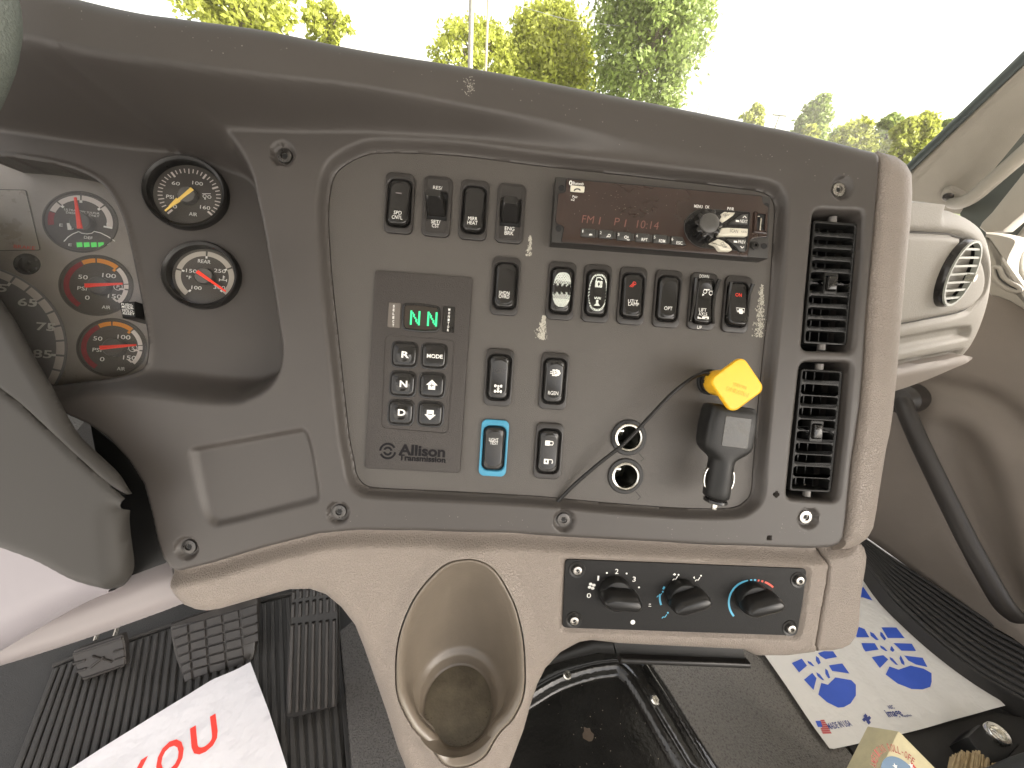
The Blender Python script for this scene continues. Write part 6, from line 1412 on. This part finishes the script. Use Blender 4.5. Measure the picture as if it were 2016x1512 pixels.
# ---------------------------------------------------------------- outdoors
def leaf_mat(name, col, var=.45):
    m = bpy.data.materials.new(name); m.use_nodes = True; n = m.node_tree.nodes; l = m.node_tree.links; b = n['Principled BSDF']
    g = n.new('ShaderNodeNewGeometry'); r = n.new('ShaderNodeMapRange'); r.inputs[3].default_value = 1 - var; r.inputs[4].default_value = 1 + var
    l.new(g.outputs['Random Per Island'], r.inputs[0]); v = n.new('ShaderNodeVectorMath'); v.operation = 'SCALE'; v.inputs[0].default_value = col
    l.new(r.outputs[0], v.inputs['Scale']); l.new(v.outputs[0], b.inputs['Base Color']); b.inputs['Roughness'].default_value = .55
    t = n.new('ShaderNodeBsdfTranslucent'); l.new(v.outputs[0], t.inputs[0]); mx = n.new('ShaderNodeMixShader'); mx.inputs[0].default_value = .4
    l.new(b.outputs[0], mx.inputs[1]); l.new(t.outputs[0], mx.inputs[2]); l.new(mx.outputs[0], n['Material Output'].inputs[0]); return m
LM = [leaf_mat('yellow_green_leaves', (.37, .39, .07)), leaf_mat('mid_green_leaves', (.24, .30, .085)), leaf_mat('dark_green_leaves', (.05, .085, .02))]
M_BARK = mat('bark', (.16, .13, .10), .85, .6, 8, .2, 3)
def at(px, py, dist): d = ray(px, py); return CAM + d * (dist / math.hypot(d[0], d[1]))
def tree(name, label, px, ytop, ybot, wpx, dist, n, leaf, mi, shape, group='trees beyond the windscreen', sparse=0, seed=1):
    r = np.random.default_rng(seed)
    c0 = at(px, ytop, dist); c1 = at(px, ybot, dist); k = dist / FPX * 1.0
    lean = math.hypot(*( (np.array((px, (ytop + ybot) / 2)) - (CX, CY)) / FPX)); k *= 1.0
    cx, cy = c0[0], c0[1]; zt, zb = c0[2], c1[2]; R = np.linalg.norm(at(px + wpx / 2, (ytop + ybot) / 2, dist) - at(px - wpx / 2, (ytop + ybot) / 2, dist)) / 2 * .90
    root = thing(name, label, 'tree', WORLD, (cx, cy, 0), group=group)
    H = zt - zb; V = []; n = int(n * 1.7); nb = max(8, int(n / 45)); 
    def rad(t): return {'cone': (1 - t) ** .7 * .98 + .04, 'dome': math.sqrt(max(0, 1 - t ** 2.2)) + .03, 'column': (1 - max(0, (t - .55) / .45) ** 2) ** .5 * (.72 + .28 * min(1, t / .35)) + .02, 'loose': math.sqrt(max(0, 1 - (2 * t - 1) ** 2)) + .05}[shape]
    clumps = []
    for i in range(nb):
        t = r.random() ** .8; a = r.uniform(0, 6.283); q = R * rad(t) * (r.random() ** .33 if not sparse else r.random() ** .5) * r.uniform(.8, 1.12)
        clumps.append((q * math.cos(a), q * math.sin(a), zb + t * H, R * r.uniform(.13, .26)))
    cl = np.array(clumps); pick = r.integers(0, nb, n)
    P = cl[pick, :3] + r.normal(0, 1, (n, 3)) * cl[pick, 3:4] * (.5 if not sparse else .42) * (1, 1, .85)
    d1 = r.normal(0, 1, (n, 3)); d1 /= np.linalg.norm(d1, axis=1)[:, None]; d2 = np.cross(d1, r.normal(0, 1, (n, 3))); d2 /= np.linalg.norm(d2, axis=1)[:, None]
    s = leaf * r.uniform(.6, 1.3, (n, 1)); A = P - d1 * s; B = P + d2 * s * .5; C_ = P + d1 * s; D_ = P - d2 * s * .5
    V = np.stack([A, B, C_, D_], 1).reshape(-1, 3); F = (np.arange(n)[:, None] * 4 + np.arange(4)).tolist()
    me = bpy.data.meshes.new('crown'); me.from_pydata(V.tolist(), [], F); me.materials.append(LM[mi]); o = bpy.data.objects.new('crown', me); S.collection.objects.link(o); o.parent = root
    o.location = (0, 0, 0)
    gs = [tube([(0, 0, 0), (0, 0, zb * .6), (R * .05, 0, zb + H * .5), (0, 0, zb + H * .9)], [R * .10 + .1, R * .07 + .08, R * .03 + .04, .02], 10)]
    for q in cl[r.choice(nb, min(nb, 26), False)]: gs.append(tube([(0, 0, zb + (q[2] - zb) * .45 - .2), (q[0] * .5, q[1] * .5, zb + (q[2] - zb) * .75), tuple(q[:3])], [R * .02 + .03, R * .012 + .02, .012], 5))
    local(root, 'trunk', join(*gs), M_BARK); return root
tree('young_tree', 'loose yellow-green treetop showing over the dash at the top left', 440, -110, 60, 300, 24, 5200, .13, 0, 'loose', sparse=1, seed=2)
tree('young_tree', 'small sparse treetop between the top left tree and the grey pole', 640, 5, 90, 110, 28, 1300, .13, 0, 'loose', sparse=1, seed=3)
tree('young_tree', 'thin bushy yellow-green tree right behind the grey pole', 935, 45, 190, 190, 30, 3400, .14, 0, 'loose', sparse=1, seed=4)
tree('rounded_tree', 'dense yellow-green cone-shaped tree left of the tall green tree', 1088, 18, 215, 235, 34, 12000, .17, 0, 'dome', seed=5)
tree('tall_tree', 'tall dense green tree in the middle of the windscreen, cut off by the top', 1330, -170, 215, 250, 30, 16000, .15, 1, 'column', seed=6)
tree('small_round_tree', 'small round yellow-green tree low over the dash, beside the thin poles', 1490, 208, 262, 58, 60, 1500, .20, 0, 'dome', seed=7)
tree('conifer_like_tree', 'jagged mid-green tree left of the low hedge of trees', 1622, 192, 290, 110, 55, 3600, .24, 1, 'cone', seed=8)
tree('low_tree', 'yellow-green tree forming the left end of the low hedge line', 1700, 240, 320, 110, 60, 3200, .24, 0, 'dome', seed=9)
tree('low_tree', 'darker green tree in the middle of the low hedge line', 1765, 228, 340, 100, 62, 3200, .24, 1, 'dome', seed=10)
tree('low_tree', 'bright yellow-green tree at the right end of the hedge line by the pillar', 1830, 228, 350, 110, 58, 3600, .24, 0, 'dome', seed=11)
tree('low_tree', 'small bright bush in front of the jagged tree', 1600, 248, 300, 50, 50, 900, .2, 0, 'dome', seed=12)
tree('low_tree', 'pale green tree between the jagged tree and the hedge line', 1668, 250, 320, 80, 64, 2600, .24, 1, 'dome', seed=14)
tree('low_tree', 'yellow-green tree second from the pillar in the hedge line', 1795, 236, 350, 90, 57, 3000, .24, 0, 'dome', seed=15)
tree('low_tree', 'hedge-line tree half hidden behind the pillar seal', 1868, 238, 350, 80, 60, 2600, .24, 1, 'dome', seed=16)
M_POLE = mat('weathered_pole', (.20, .19, .17), .7, var=.15, vscale=2)
def pole(name, label, px, py, dist, r, h0=0, h1=14, px2=None, py2=None, mt_=None):
    p = at(px, py, dist); g = tube([(p[0], p[1], 0), (p[0] + (0), p[1], h1 * .5), (p[0], p[1], h1)], [r * 1.25, r, r * .8], 10)
    return solo(name, g, mt_ or M_POLE, WORLD, label, 'pole', base=(p[0], p[1], 0))
pole('utility_pole', 'thick grey pole rising in front of the thin bushy tree', 926, 120, 16, .075)
pole('utility_pole', 'slim tan pole just right of the thick grey pole', 959, 60, 26, .065, mt_=mat('tan_pole', (.36, .31, .22), .7))
for (a, b, c, d, lb) in ((1393, 220, 1412, 165, 'left of the two thin whip poles beside the tall tree'), (1372, 216, 1396, 140, 'right leaning whip pole closest to the tall tree')):
    P0, P1 = at(a, b, 30), at(c, d, 30); v = P1 - P0
    solo('thin_whip_pole', tube([P0 - v * 1.5, P1], .022, 6), mat('whip_grey', (.12, .12, .12), .6), WORLD, lb, 'pole')
P0 = at(1522, 262, 60); solo('lamp_post', join(tube([(P0[0], P0[1], 0), (P0[0], P0[1], at(1522, 226, 60)[2])], .07, 8), tube([(P0[0] - .8, P0[1], at(1522, 226, 60)[2]), (P0[0] + .8, P0[1], at(1522, 226, 60)[2])], .10, 8)), M_POLE, WORLD, 'far lamp post between the small round tree and the jagged tree', 'lamp post')
solo('overhead_wire', tube([at(560, -40, 26), at(1000, 6, 26), at(1120, 40, 26), at(1300, 60, 30)], .012, 5), mat('wire', (.15, .15, .15), .6), WORLD, 'faint overhead wire crossing the sky above the cone-shaped tree', 'wire')
gm = mat('pale_concrete', (.42, .41, .40), .85, .3, 20, .12, 1.5)
solo('parking_lot', flat([(-400, -400), (400, -400), (400, 400), (-400, 400)], 0), gm, WORLD, kind='structure', base=(0, 0, 0))
gg = mat('grass_verge', (.10, .13, .03), .9, .5, 10, .25, 1)
solo('grass_verge', flat([(-400, 20), (400, 20), (400, 400), (-400, 400)], .004), gg, WORLD, kind='structure', base=(0, 20, .004))
